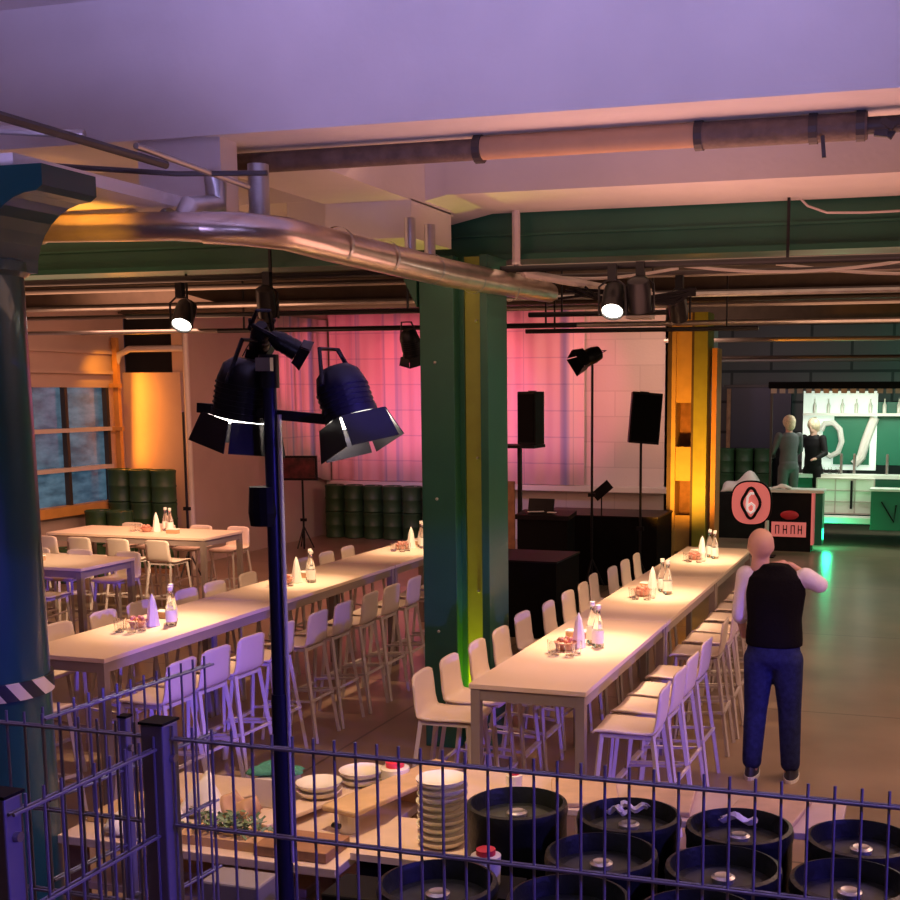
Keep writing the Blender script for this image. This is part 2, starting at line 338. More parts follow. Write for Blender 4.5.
# ------------------------------------------------------------------ columns
t = thing('steel_column', 'dark green steel column with a yellow-lit recess between the two long table rows', 'column', (-3.4, 8.45, 0))
MB().b2(-.22, .05, -.12, .30, 0, 3.66).build('box_shaft', green_steel, t, bevel=.006)
MB().b2(.05, .09, -.02, .26, 0, 3.66).build('recess_side', green_steel, t)
MB().b2(.09, .25, .0, .26, 0, 3.66).build('recess_web', olive_lit_steel, t)  # same steel, coloured olive to carry the yellow light
MB().b2(.25, .31, -.12, .30, 0, 3.66).build('flange', green_steel, t, bevel=.004)
cp = MB(); cp.prism([(-.24, 3.66), (-.24, 3.30), (-.34, 3.5), (-.36, 3.66)], 'Y', -.12, .3)
cp.build('bracket', green_steel, t)
bb = MB()
for z in (.9, 1.9, 2.9):
    bb.ball((-.1, -.125, z), .012); bb.ball((.18, -.005, z+.3), .012)
bb.build('bolt', steel, t)
# left column near the camera
t = thing('round_column', 'dark teal round steel column with flared head and hazard tape at the left edge', 'column', (-3.86, 4.2, 0))
prof = [(.25, 0), (.225, 3.16), (.25, 3.18), (.25, 3.22), (.22, 3.24)]
MB().lathe(prof, 40).build('shaft', teal_steel, t, smooth='auto')
cp = MB()
cv = [(.2, 3.26)]
for k in range(9):
    a = k/8*PI/2; cv.append((.23+.28*(1-math.cos(a)), 3.26+.28*math.sin(a)))
cv += [(.54, 3.56), (.54, 3.64), (-.54, 3.64), (-.54, 3.56)]
for k in range(8, -1, -1):
    a = k/8*PI/2; cv.append((-(.23+.28*(1-math.cos(a))), 3.26+.28*math.sin(a)))
cp.prism(cv, 'Y', -.16, .16); cp.bm.transform(Matrix.Translation((0, 0, -.07))) if 0 else bmesh.ops.translate(cp.bm, verts=cp.bm.verts, vec=(0, 0, -.08)); cp.build('flared_head', teal_steel, t)
tape = mat('hazard_tape', (.7, .6, .4), .5); nt = tape.node_tree; b = nt.nodes['Principled BSDF']
wv = nt.nodes.new('ShaderNodeTexWave'); wv.bands_direction = 'DIAGONAL'; wv.inputs['Scale'].default_value = 4.2; tc = nt.nodes.new('ShaderNodeTexCoord')
nt.links.new(tc.outputs['Object'], wv.inputs['Vector']); rr = nt.nodes.new('ShaderNodeValToRGB'); rr.color_ramp.interpolation = 'CONSTANT'
rr.color_ramp.elements[0].color = (.02, .02, .02, 1); rr.color_ramp.elements[1].position = .5; rr.color_ramp.elements[1].color = (.75, .62, .42, 1)
nt.links.new(wv.outputs['Fac'], rr.inputs[0]); nt.links.new(rr.outputs[0], b.inputs['Base Color'])
MB().lathe([(.252, 1.40), (.252, 1.475)], 40).build('hazard_tape', tape, t, smooth='auto')
# far laced column, amber light partly put into its part colours
t = thing('laced_column', 'amber-lit laced steel column with flat battens beyond the far table end', 'column', (-3.30, 17.4, 0))
MB().b2(-.36, -.30, -.15, .3, 0, 3.8).build('channel', brown_beam, t)
MB().b2(-.30, -.24, -.15, .3, 0, 3.8).build('channel', amber_lit_steel, t)
MB().b2(-.02, .03, -.12, .2, 0, 3.8).build('channel', brown_beam, t)
MB().b2(.03, .22, -.2, .3, 0, 3.8).build('channel', olive_lit_steel, t)
MB().b2(.27, .34, -.1, .3, 0, 3.3).build('channel', orange_paint, t)
for z0, z1 in ((.38, .91), (1.41, 1.9), (2.53, 3.8)):
    MB().b2(-.24, .02, -.1, -.07, z0, z1).build('batten', amber_lit_steel, t)
MB().b2(-.24, .02, .22, .25, 0, 3.8).build('back_plate', wood_dark, t)
# ------------------------------------------------------------------ duct and pipes
t = thing('ventilation_duct', 'silver round ventilation duct running under the ceiling over the green column', 'duct', (0, 0, 0))
P = [(-4.62, 5.2, 3.50), (-4.5, 5.2, 3.50), (-3.5, 5.15, 3.47), (-3.28, 5.2, 3.46), (-3.1, 5.4, 3.45), (-3.02, 5.8, 3.44)]
MB().tube(P[:4], [.03, .068, .068, .072], 20).build('end_section', duct_metal, t, smooth='auto')
MB().tube([(-3.35, 5.17, 3.46), (-3.18, 5.23, 3.455), (-3.05, 5.42, 3.45), (-3.02, 5.8, 3.44), (-3.05, 7.5, 3.45), (-3.12, 9.6, 3.51), (-3.12, 9.9, 3.51)], [.075, .078, .08, .085, .09, .09, .08], 20).build('main_run', duct_metal, t, smooth='auto')
for i, (y, x) in enumerate([(5.9, -3.02), (6.5, -3.03), (7.2, -3.045), (8.0, -3.07), (8.8, -3.1)]):
    MB().cyl((x, y-.015, 3.452), (x, y+.015, 3.452), .093, n=20, caps=False).build('collar', steel, t, smooth='auto')
for x in (-4.3, -3.75, -3.55): MB().cyl((x-.012, 5.19, 3.488), (x+.012, 5.19, 3.488), .073, n=20).build('collar', steel, t)
MB().tube([(-3.46, 5.18, 3.44), (-3.46, 5.18, 3.5), (-3.44, 5.2, 3.56), (-3.42, 5.4, 3.60), (-3.42, 5.4, 3.73)], .055, 16).build('riser', steel, t, smooth='auto')
MB().tube([(-3.24, 5.5, 3.45), (-3.24, 5.5, 3.80)], .052, 16).build('riser', steel, t, smooth='auto')
for y in (6.9, 7.2):
    MB().tube([(-3.05, y, 3.5), (-3.05, y, 3.72)], .035, 12).build('riser', steel, t, smooth='auto')
t = thing('ceiling_pipe', 'thick insulated brown pipe along the underside of the near white beam', 'pipe')
MB().cyl((-4.0, 6.1, 3.93), (-2.3, 6.1, 3.93), .055).build('lagging', insul, t, smooth='auto')
MB().cyl((-2.3, 6.1, 3.935), (-1.15, 6.1, 3.935), .06).build('cover', tan_paper, t, smooth='auto')
MB().cyl((-1.15, 6.1, 3.93), (-.35, 6.1, 3.93), .065).build('lagging', insul, t, smooth='auto')
MB().cyl((-.35, 6.1, 3.93), (3, 6.1, 3.93), .04).build('bare_pipe', dark_pipe, t, smooth='auto')
for x in (-2.3, -1.15, -.6, -.38): MB().cyl((x-.02, 6.1, 3.93), (x+.02, 6.1, 3.93), .072, n=16).build('clamp', dark_pipe, t)
dm = MB()
for k in range(26):
    x = -.36+random.random()*.75; dm.box((x, 6.05+random.random()*.1, 3.9+random.random()*.07), (.02+random.random()*.05, .03, .02+random.random()*.06), ry=random.random())
dm.build('torn_lagging', dark_pipe, t); MB().bar((-.55, 6.02, 3.88), (-.54, 6.02, 3.78), .018).build('hanging_bolt', dark_pipe, t)
def pipe(label, pts, r, m, name='ceiling_pipe', cat='pipe', **k):
    return tag(MB().tube(pts, r, 8).build(name, m, smooth='auto'), label, cat, **k)
pipe('dark conduit slanting across the purple ceiling at upper left', [(-3.15, 2.6, 3.64), (-3.15, 3.9, 3.64), (-3.15, 4.6, 3.64)], .018, dark_pipe)
pipe('pale conduit continuing to the first duct riser', [(-3.15, 4.4, 3.68), (-3.15, 5.25, 3.65)], .014, conduit)
pipe('dark bracket rod above the flared column head', [(-4.3, 4.4, 3.70), (-3.3, 4.9, 3.66), (-2.9, 5.0, 3.66)], .012, dark_pipe)
pipe('white conduit on top of the flared column head', [(-4.6, 4.02, 3.70), (-3.6, 4.02, 3.70), (-3.2, 4.15, 3.68)], .018, conduit)
# conduits below the green beam
cz = [(9.3, 3.66, .022, 0), (9.45, 3.60, .016, 1), (9.8, 3.62, .020, 0), (10.3, 3.50, .022, 2), (10.8, 3.56, .018, 1), (12.4, 3.56, .024, 0), (13.0, 3.42, .022, 2), (15.0, 3.52, .026, 0)]
wh = ['first', 'second', 'third', 'fourth', 'fifth', 'sixth', 'seventh', 'eighth', 'ninth', 'tenth']
for i, (y, z, r, k) in enumerate(cz):
    pipe('straight thin pipe under the ceiling, %s behind the green beam' % wh[i], [(-11.8, y, z), (6.5, y, z)], r, [conduit, dark_pipe, steel][k], group='pipes beneath the green beam')
for i, (y, z, r) in enumerate([(19.5, 3.5, .035), (20.5, 3.25, .03), (23.6, 3.3, .05)]):
    pipe('long pipe high across the dark back area, %s from the front' % wh[i], [(-4.2, y, z), (6.5, y, z)], r, [conduit, dark_pipe, conduit][i], group='pipes over the back area')
for i, (x0, x1, y, z, sg) in enumerate([(-2.2, .2, 9.2, 3.68, .12), (-1.2, .9, 9.6, 3.66, .10), (-3.2, -1.9, 9.3, 3.62, .06)]):
    pipe('pale cable sagging below the green beam, %s from the right' % ['second', 'first', 'third'][i], [(x0+(x1-x0)*k/12, y, z-sg*math.sin(PI*k/12)) for k in range(13)], .012, cream_metal, 'cable', 'cable')
pipe('white pipe dropping from the beam beside the green column then running back', [(-2.98, 8.65, 4.0), (-2.98, 8.65, 3.62), (-2.95, 8.75, 3.56), (-2.5, 9.6, 3.50), (-2.1, 10.4, 3.46)], .032, cream_metal)
pipe('curved grey cable on the green beam at the upper right', [(-.95, 8.7, 4.02), (-.88, 8.69, 3.95), (-.75, 8.69, 3.90), (-.5, 8.69, 3.89), (1.0, 8.69, 3.9)], .008, cream_metal, 'cable', 'cable')
# pipe frame in the left corner and conduit stack
t = thing('pipe_run', 'arched cream pipe with a long straight drop in the left corner', 'pipe')
MB().tube([(-11.95, 15.95, 2.9), (-11.95, 15.95, 3.1), (-11.88, 15.95, 3.25), (-11.7, 15.95, 3.33), (-10.75, 15.95, 3.33)], .05, 10).build('arch', cream_metal, t, smooth='auto')
MB().cyl((-10.72, 15.95, 0), (-10.72, 15.95, 3.6), .045).build('drop', cream_metal, t, smooth='auto')
MB().b2(-11.98, -11.9, 15.9, 15.97, 1.05, 3.5).build('amber_channel', orange_paint, t)
for z in (2.1, 2.75): MB().b2(-12.02, -11.82, 15.85, 15.9, z, z+.06).build('bracket', orange_paint, t)
# ------------------------------------------------------------------ kegs
keg = thing('beer_keg', 'x', 'keg')
MB().lathe([(.17, 0), (.195, .01), (.2, .05), (.2, .47), (.205, .50), (.2, .525), (.185, .53), (.178, .50), (.175, .46)], 32).build('shell', keg_rubber, keg, smooth='auto')
MB().lathe([(.174, .455), (.12, .463), (.05, .468), (.001, .469)], 32).build('head', keg_top, keg, smooth='auto')
MB().lathe([(.038, .465), (.042, .485), (.03, .492), (.018, .488), (.001, .488)], 18).build('valve', steel, keg, smooth='auto')
keg.scale = (1.02, 1.02, .975)
remember(keg)
XK = [-1.56, -1.10, -.65, -.20]; YK = [4.5, 4.08, 3.66]
colw = ['first', 'second', 'third', 'fourth']; roww = ['rear', 'middle', 'front']
first = True
for j, y in enumerate(YK):
    for i, x in enumerate(XK):
        if j == 1 and i == 0: continue
        for k in (1, 0):
            if k == 0 and j > 0: pass
            lab = ('black rubber beer keg behind the fence, %s row, %s from the left, %s' % (roww[j], colw[i], 'on top' if k else 'underneath'))
            if j == 1: lab = lab.replace(colw[i]+' from', colw[i-1]+' from')
            lo = (x+random.uniform(-.01, .01), y, .519*k+.001)
            if first: keg.location = lo; keg['label'] = lab; keg['group'] = 'stacked kegs by the fence'; first = False
            else: dup(keg, lo, random.random()*6, lab, 'stacked kegs by the fence')
pp = mat('crumpled_paper', (.8, .74, .70), .7)
def scrap(x, y, z, s, lab, m=pp, name='paper_scrap', cat='paper'):
    ph = random.random()*6
    return tag(MB().grid(lambda u, v: (x+(u-.5)*s+.01*math.sin(v*7+ph), y+(v-.5)*s*.5, z+.012*math.sin(u*8+ph)+.01*math.cos(v*9)), 8, 6).build(name, m, solid=.002), lab, cat)
scrap(-.66, 4.53, 1.05, .13, 'white label scrap lying in the top of the third rear keg')
scrap(-1.08, 4.55, 1.045, .10, 'torn white label in the top of the second rear keg')
scrap(-1.14, 4.50, 1.045, .07, 'small paper scrap beside the valve of the second rear keg')
# far green kegs: slim drums in stacks
drum = thing('steel_drum', 'x', 'drum')
MB().lathe([(.165, 0), (.185, .01), (.185, .03), (.178, .05), (.178, .22), (.186, .235), (.186, .25), (.178, .265), (.178, .43), (.185, .45), (.185, .48), (.165, .49), (.15, .47), (.001, .47)], 22).build('shell', green_drum, drum, smooth='auto')
MB().cyl((0.07, 0, .47), (.07, 0, .485), .03).build('bung', steel, drum, smooth='auto')
remember(drum); first = True
def drums(xs, y, n, what, grp, h=.492, z0=0):
    global first
    for i, x in enumerate(xs):
        for k in range(n):
            lab = 'dark green drum %s, %s stack from the left, %s' % (what, ORD2[i], 'topmost' if k == n-1 else ['bottom', 'second up', 'third up'][k])
            lo = (x, y, z0+k*h+.001)
            if first: drum.location = lo; drum['label'] = lab; drum['group'] = grp; first = False
            else: dup(drum, lo, 0, lab, grp)
drums([-11.75, -11.37, -10.99], 15.65, 3, 'in the left corner', 'drums in the left corner', z0=.06)
tag(MB().b2(-12.0, -10.8, 15.42, 15.88, 0, .06).build('pallet', wood_dark), 'low wooden pallet under the drums in the left corner', 'pallet')
drums([-10.6+.39*i for i in range(7)], 20.35, 2, 'below the curtain', 'drums below the curtain', .492, 0)
drums([-4.0+.38*i for i in range(3)], 24.6, 3, 'at the dark rear wall', 'drums at the rear wall', z0=.08)
tag(MB().b2(-4.2, -3.0, 24.4, 24.8, 0, .08).build('pallet', wood_dark), 'low wooden pallet under the drums at the rear wall', 'pallet')
drums([-11.6, -11.6+.38], 14.9, 2, 'below the window, near pair', 'drums below the window')
for i in range(5):
    dup(drum, (-11.75, 14.3-.40*i, .001), 0, 'dark green drum lying low under the window, %s from the corner' % wh[i], 'drums below the window')
# ------------------------------------------------------------------ tables
def table(lx, ly, loc, lab, cat='table', grp='white high tables'):
    t = thing('high_table', lab, cat, loc, 0, grp)
    MB().box((0, 0, .985), (lx-.004, ly-.012, .03)).build('tabletop', table_white, t, bevel=.003)
    a = MB()
    for sx in (-1, 1): a.box((sx*(lx/2-.035), 0, .935), (.03, ly-.10, .07))
    for sy in (-1, 1): a.box((0, sy*(ly/2-.035), .935), (lx-.10, .03, .07))
    a.build('apron', table_edge, t)
    for sx in (-1, 1):
        for sy in (-1, 1):
            MB().b2(sx*(lx/2-.012), sx*(lx/2-.067), sy*(ly/2-.012), sy*(ly/2-.067), 0, .97).build('leg', table_edge, t)
    return t
Y0R = 6.46; LT = 2.212; XR = -2.18; XL = -5.354; Y0L = 6.40
seq = ['nearest', 'middle', 'farthest']
for i in range(3):
    table(.716, LT, (XR, Y0R+LT*(i+.5), 0), 'long white high table, %s of the three in the right-hand row' % seq[i])
    table(.716, LT, (XL, Y0L+LT*(i+.5), 0), 'long white high table, %s of the three in the left-hand row' % seq[i])
table(2.2, .85, (-9.14, 12.6, 0), 'white high table set crosswise in the left corner below the windows')
table(2.2, .85, (-8.90, 10.15, 0), 'white high table set crosswise, partly hidden by the teal column')
# ------------------------------------------------------------------ bar stools (front faces -Y locally: the sitter looks to -Y)
st = thing('bar_stool', 'x', 'stool')
W = .175
prof = [(-.20, .725), (-.185, .74), (-.1, .742), (0, .738), (.10, .737), (.155, .745), (.178, .772), (.188, .82), (.195, .90), (.202, .965), (.205, 1.005)]
def shell(u, v):
    k = u*(len(prof)-1); i = min(int(k), len(prof)-2); f = k-i
    y = prof[i][0]*(1-f)+prof[i+1][0]*f; z = prof[i][1]*(1-f)+prof[i+1][1]*f
    x = (v*2-1); wd = W*(1-.20*max(0, (u-.45))); cup = .012*x*x
    if u > .93: z -= .02*(abs(x)**6)
    return (x*wd, y-(cup if u > .55 else 0), z+(cup*.8 if u <= .55 else 0))
MB().grid(shell, 20, 8).build('seat_shell', cream, st, smooth=True, solid=.014)
for sx in (-1, 1):
    MB().bar((sx*.145, -.15, .73), (sx*.195, -.215, .0), .024, .024).build('leg', cream_metal, st)
    MB().bar((sx*.145, .15, .735), (sx*.19, .25, .0), .024, .024).build('leg', cream_metal, st)
MB().bar((-.185, -.195, .27), (.185, -.195, .27), .035, .02).build('footrest', cream_metal, st)
sf = MB(); sf.bar((-.175, .215, .33), (.175, .215, .33), .018)
for sx in (-1, 1): sf.bar((sx*.18, -.195, .30), (sx*.178, .215, .33), .018)
sr = MB(); sr.bar((-.145, -.15, .72), (.145, -.15, .72), .022); sr.bar((-.145, .15, .72), (.145, .15, .72), .022); sr.bar((-.145, -.15, .72), (-.145, .15, .72), .022); sr.bar((.145, -.15, .72), (.145, .15, .72), .022); sr.build('seat_frame', cream_metal, st)
sf.build('stretcher', cream_metal, st)
remember(st); sfirst = True
def stool(x, y, rz, lab, grp):
    global sfirst
    rz += random.uniform(-.05, .05)
    if sfirst: st.location = (x, y, 0); st.rotation_euler = (0, 0, rz); st['label'] = lab; st['group'] = grp; sfirst = False
    else: dup(st, (x, y, 0), rz, lab, grp)
# sitter facing +X -> local -Y to +X: rz=+90
for i, y in enumerate([6.52, 6.95, 7.45, 7.92, 8.55, 9.07, 9.61, 10.09, 10.62, 11.12, 11.63, 12.14]):
    stool(-2.78 if i in (4, 8) else -2.73, y+.17, PI/2, 'cream bar stool on the left side of the right-hand table row, %s along' % ORD[i], 'stools on the left of the right-hand row')
for i, y in enumerate([6.79, 7.24, 7.66, 8.18, 8.94, 9.43, 9.86, 10.38, 10.9, 11.4, 11.9]):
    stool(-1.62, y-.04, -PI/2, 'cream bar stool on the right side of the right-hand table row, %s along' % ORD[i], 'stools on the right of the right-hand row')
for i, y in enumerate([6.52, 6.92, 7.36, 7.80, 8.32, 8.76, 9.24, 9.68, 10.16, 10.65, 11.15, 11.65]):
    stool(-4.70, y, -PI/2, 'cream bar stool on the right side of the left-hand table row, %s along' % ORD[i], 'stools on the right of the left-hand row')
for i, y in enumerate([6.85, 7.32, 7.85, 8.30, 8.95, 9.38, 9.95, 10.5, 11.0, 11.5, 12.0]):
    stool(-5.92, y, PI/2, 'cream bar stool on the left side of the left-hand table row, %s along' % ORD[i], 'stools on the left of the left-hand row')
stool(-5.25, 6.02, PI, 'cream bar stool drawn up to the near end of the left-hand row', 'stools around the left-hand row')
for i, x in enumerate([-10.0, -9.52, -8.98, -8.45]):
    stool(x, 12.05, PI, 'cream bar stool on the near side of the corner table, %s from the right' % ['fourth', 'third', 'second', 'first'][i], 'stools at the corner table')
    stool(x+.1, 13.2, 0, 'cream bar stool on the far side of the corner table, %s from the right' % ['fourth', 'third', 'second', 'first'][i], 'stools at the corner table')
for i, x in enumerate([-9.3, -8.75, -8.15]):
    stool(x, 9.6, PI, 'bar stool, near side of the table by the teal column, %s from right' % ['third', 'second', 'first'][i], 'stools at the table by the teal column')
    stool(x, 10.72, 0, 'bar stool, far side of the table by the teal column, %s from right' % ['third', 'second', 'first'][i], 'stools at the table by the teal column')
# ------------------------------------------------------------------ tableware
bot = thing('glass_carafe', 'x', 'carafe')
MB().lathe([(.034, 0), (.040, .01), (.040, .10), (.034, .15), (.016, .21), (.015, .25), (.018, .255), (.001, .256)], 18).build('body', glass, bot, smooth='auto')
MB().lathe([(.0405, .03), (.0405, .10), (.0395, .115)], 18).build('paper_sleeve', label_white, bot, smooth='auto')
MB().lathe([(.014, .255), (.019, .258), (.019, .285), (.001, .288)], 12).build('stopper', label_white, bot, smooth='auto')
remember(bot)
cone = thing('folded_napkin', 'x', 'napkin')
MB().lathe([(.048, 0), (.05, .005), (.038, .10), (.022, .19), (.004, .235)], 7).build('cone', label_white, cone)
MB().bar((-.049, 0, .0), (-.02, 0, .18), .006).build('crease', white_cloth, cone)
remember(cone)
bowl = thing('salmon_bowl', 'x', 'bowl')
MB().lathe([(.03, 0), (.045, .005), (.07, .045), (.078, .055), (.07, .052), (.04, .02), (.001, .015)], 20).build('dish', salmon, bowl, smooth='auto')
fl = MB()
for k in range(12):
    a = random.random()*6.28; r = random.random()*.05
    fl.ball((r*math.cos(a), r*math.sin(a), .055+random.random()*.02), .016, seg=6)
fl.build('petals', salmon, bowl)
remember(bowl)
gl = thing('drinking_glass', 'x', 'glass')
MB().lathe([(.026, 0), (.03, .004), (.036, .085), (.034, .085), (.028, .010), (.001, .009)], 16).build('tumbler', glass, gl, smooth='auto')
remember(gl)
box = thing('small_box', 'x', 'box')
MB().b2(-.07, .07, -.04, .04, 0, .045).build('body', tan_paper, box, bevel=.003); MB().b2(-.073, .073, -.043, .043, .045, .055).build('lid', label_white, box, bevel=.002)
remember(box)
used = {}
def put(root, x, y, lab, grp, rz=0, z=1.001):
    if root.name not in used:
        used[root.name] = 1; root.location = (x, y, z); root.rotation_euler = (0, 0, rz); root['label'] = lab; root['group'] = grp; return root
    return dup(root, (x, y, z), rz, lab, grp)
def centre(cx, cy, where, n=4, along=1):
    def p(a, b): return (cx+b, cy+a) if along else (cx+a, cy+b)
    put(bot, *p(.16, .03), 'tall clear carafe with white stopper on %s, farther one' % where, 'carafes on the tables')
    put(cone, *p(.0, -.02), 'upright white folded napkin cone on %s' % where, 'napkin cones', .3)
    put(bowl, *p(-.10, -.08), 'salmon-coloured bowl of petals on %s' % where, 'salmon bowls')
    put(bot, *p(.05, .10), 'tall clear carafe on %s, nearer one' % where, 'carafes on the tables')
    sp = [(-.28, -.10), (-.28, 0), (-.20, -.14), (-.19, .02)]
    nm = ['front left', 'front right', 'rear left', 'rear right']
    for k in range(n): put(gl, *p(*sp[k]), 'clear tumbler in the cluster on %s, %s' % (where, nm[k]), 'tumblers on the tables')
    put(box, *p(.30, -.12), 'small low box beyond the carafes on %s' % where, 'small boxes')
centre(XR, 7.62, 'the nearest right-row table')
centre(XR, 9.85, 'the middle right-row table')
centre(XR, 12.15, 'the farthest right-row table')
centre(XL, 7.45, 'the nearest left-row table')
centre(XL, 9.55, 'the middle left-row table')
centre(XL, 12.05, 'the farthest left-row table')
centre(-9.0, 12.65, 'the crosswise corner table', 2, 0)
centre(-8.9, 10.2, 'the table by the teal column', 2, 0)
# ------------------------------------------------------------------ serving counter and clutter behind the fence
t = thing('serving_counter', 'low wooden counter crowded with plates and boards behind the fence', 'counter', (-2.95, 4.75, 0))
MB().box((0, 0, .73), (1.36, .95, .04)).build('worktop', wood_pink, t, bevel=.004)
MB().box((0, .02, .50), (1.26, .85, .03)).build('shelf', wood_pink, t)
MB().box((0, .02, .24), (1.26, .85, .03)).build('shelf', wood_dark, t)
for sx in (-1, 1):
    for sy in (-1, 1): MB().b2(sx*.65, sx*.59, sy*.44, sy*.38, 0, .71).build('leg', wood_dark, t)
t = thing('side_counter', 'narrow board counter running past the rear kegs', 'counter', (-1.2, 5.12, 0))
MB().box((0, 0, .86), (1.8, .42, .03)).build('worktop', wood_pink, t, bevel=.004)
for sx in (-.85, 0, .85): MB().box((sx, 0, .42), (.04, .36, .845)).build('trestle', wood_dark, t)
for i, (x, rz) in enumerate([(-1.45, .3), (-1.1, .1), (-.62, -.15)]):
    tag(MB().box((x, 5.12, .887), (.30, .36, .022), rz=rz).build('chopping_board', wood, bevel=.006), 'pale board on the narrow counter behind the rear kegs, %s from the left' % wh[i], 'board', 'boards behind the kegs')
# near crate with plate stack
t = thing('plate_crate', 'black-sided crate with a pale top carrying the tall plate stack', 'crate', (-2.01, 4.62, 0))
MB().box((0, 0, .765), (.50, .46, .03)).build('top', wood_pink, t)
MB().box((0, 0, .375), (.46, .42, .75)).build('body', black, t)
pl = thing('stacked_bowl', 'x', 'bowl'); MB().lathe([(.07, 0), (.085, .003), (.105, .022), (.108, .032), (.100, .030), (.07, .010), (.001, .008)], 28).build('dish', china, pl, smooth='auto'); remember(pl)
for k in range(9):
    lab = 'cream plate in the tall stack beside the black keg, %s from the bottom' % wh[k]
    if k == 0: pl.location = (-1.93, 4.60, .781); pl['label'] = lab; pl['group'] = 'tall stack of plates'
    else: dup(pl, (-1.93+random.uniform(-.004, .004), 4.60, .781+.0325*k), k, lab, 'tall stack of plates')
for n, (x, y, z, num) in enumerate([(-2.69, 4.93, .815, 2), (-2.58, 5.15, .751, 4)]):
    for k in range(num):
        dup(pl, (x, y, z+.0325*k), k, 'cream plate in the low %s stack on the counter, %s from the bottom' % (['left', 'right'][n], wh[k]), 'low stacks of plates')
t = thing('plank', 'long pale plank laid over blocks between the plates', 'plank', (-2.33, 5.02, .86), -.26)
MB().box((0, 0, 0), (.19, .82, .028)).build('board', wood, t, bevel=.008)
MB().cyl((-.02, -.42, -.06), (.02, -.42, -.06), .012).build('handle', black_metal, t)
MB().cyl((0, -.34, -.109), (0, -.34, -.014), .045, n=20).build('block', china, t); MB().box((0, .14, -.062), (.13, .08, .096)).build('block', wood, t)
t = thing('plank', 'pinkish board running behind the low plate stacks', 'plank', (-2.68, 4.86, .80), -.30)
MB().box((0, 0, 0), (.14, .7, .022)).build('board', wood_pink, t, bevel=.005); MB().box((0, -.25, -.03), (.12, .08, .036)).build('block', wood, t); MB().box((0, .22, -.03), (.12, .08, .036)).build('block', wood, t)
def tub(x, y, z, lab, m1=china, m2=red_plastic, s=1):
    t = thing('plastic_tub', lab, 'tub', (x, y, z))
    MB().lathe([(.055*s, 0), (.065*s, .005), (.07*s, .14*s), (.06*s, .145*s), (.001, .145*s)], 18).build('jar', m1, t, smooth='auto')
    MB().lathe([(.045*s, .145*s), (.045*s, .17*s), (.001, .175*s)], 14).build('lid', m2, t, smooth='auto')
tub(-2.42, 5.19, .752, 'cream tub with red lid behind the plates')
tub(-1.77, 5.07, .876, 'small tub with red lid behind the nearest keg', s=.55)
tub(-1.5, 3.98, .90, 'red-lidded tub low between the black kegs', s=.8)
tag(MB().box((-1.5, 3.98, .45), (.25, .2, .898)).build('black_box', black), 'tall black box wedged between kegs under a tub', 'box')
t = thing('planter', 'shallow tray of grey-green leafy plants on the counter', 'plant', (-2.86, 4.42, .752))
MB().box((0, 0, .02), (.42, .16, .04)).build('tray', tan_paper, t)
lf = MB()
for k in range(220):
    x = random.gauss(0, .1); y = random.gauss(0, .035); z = .05+random.random()*.075
    x = max(-.22, min(.22, x)); y = max(-.08, min(.08, y))
    lf.box((x, y, z), (.026, .012, .002), rz=random.random()*6, rx=random.random()*2-1, ry=random.random()*2-1)
lf.build('foliage', leafy, t)
def crumple(name, lab, cat, c, d, m, seed, fl=.03):
    rnd = random.Random(seed); ph = [rnd.random()*6 for _ in range(6)]
    f = lambda u, v: (c[0]+(u-.5)*d[0]+.015*math.sin(v*9+ph[0]), c[1]+(v-.5)*d[1]+.015*math.sin(u*8+ph[1]), c[2]+d[2]*(math.sin(PI*u)**.6)*(math.sin(PI*v)**.5)*(.7+.3*math.sin(u*7+ph[2]))+fl*.3*(math.sin(u*13+ph[3])*math.sin(v*11+ph[4])+1))
    return tag(MB().grid(f, 22, 18).build(name, m, smooth=True, solid=.004), lab, cat)
crumple('folded_cloth', 'white cloth bundle sticking up at the left of the counter', 'cloth', (-3.28, 4.44, .756), (.34, .22, .17), white_cloth, 3)
crumple('folded_cloth', 'white cloth standing on the counter behind the purple fence post', 'cloth', (-3.13, 4.68, .756), (.24, .16, .19), white_cloth, 5)
crumple('paper_bag', 'brown crumpled paper bag lying in the white cloth', 'bag', (-2.98, 4.72, .758), (.17, .15, .15), tan_paper, 9)
crumple('paper_bag', 'small brown paper bag at the far left of the counter', 'bag', (-3.38, 4.70, .756), (.16, .14, .22), tan_paper, 13)
crumple('green_cloth', 'green cloth laid on a grey box near the light stand', 'cloth', (-2.92, 4.95, .892), (.24, .17, .05), green_cloth, 11)
tag(MB().box((-2.90, 4.92, .821), (.17, .14, .138)).build('grey_box', cream_metal, bevel=.004), 'plain grey box under the green cloth', 'box')
tag(MB().box((-2.50, 4.42, .775), (.34, .22, .045)).build('wooden_crate', wood_dark, bevel=.004), 'brown wooden tray beside the light stand base', 'tray')
tag(MB().box((-3.55, 4.62, .77), (.12, .34, .035)).build('wooden_tray', wood, bevel=.004), 'pale tray at the near left corner of the counter', 'tray')
tr_ = thing('serving_tray', 'x', 'tray')
MB().box((0, 0, .008), (.40, .26, .016)).build('base', wood, tr_, bevel=.003)
rm = MB(); rm.box((0, -.13, .02), (.41, .012, .035)); rm.box((0, .13, .02), (.41, .012, .035)); rm.box((-.2, 0, .02), (.012, .26, .035)); rm.box((.2, 0, .02), (.012, .26, .035)); rm.build('rim', wood_pink, tr_)
remember(tr_)
put0 = [(-3.22, 4.62, .516, 'left'), (-2.72, 4.60, .516, 'right')]
tr_.location = put0[0][:3]; tr_['label'] = 'shallow wooden tray on the shelf under the counter, left one'; tr_['group'] = 'trays on the shelf'
dup(tr_, put0[1][:3], 0, 'shallow wooden tray on the shelf under the counter, right one', 'trays on the shelf')
tag(MB().box((-2.12, 4.22, .36), (.26, .22, .72)).build('black_crate', black, bevel=.01), 'tall black crate below the plank end, left of the front kegs', 'crate')
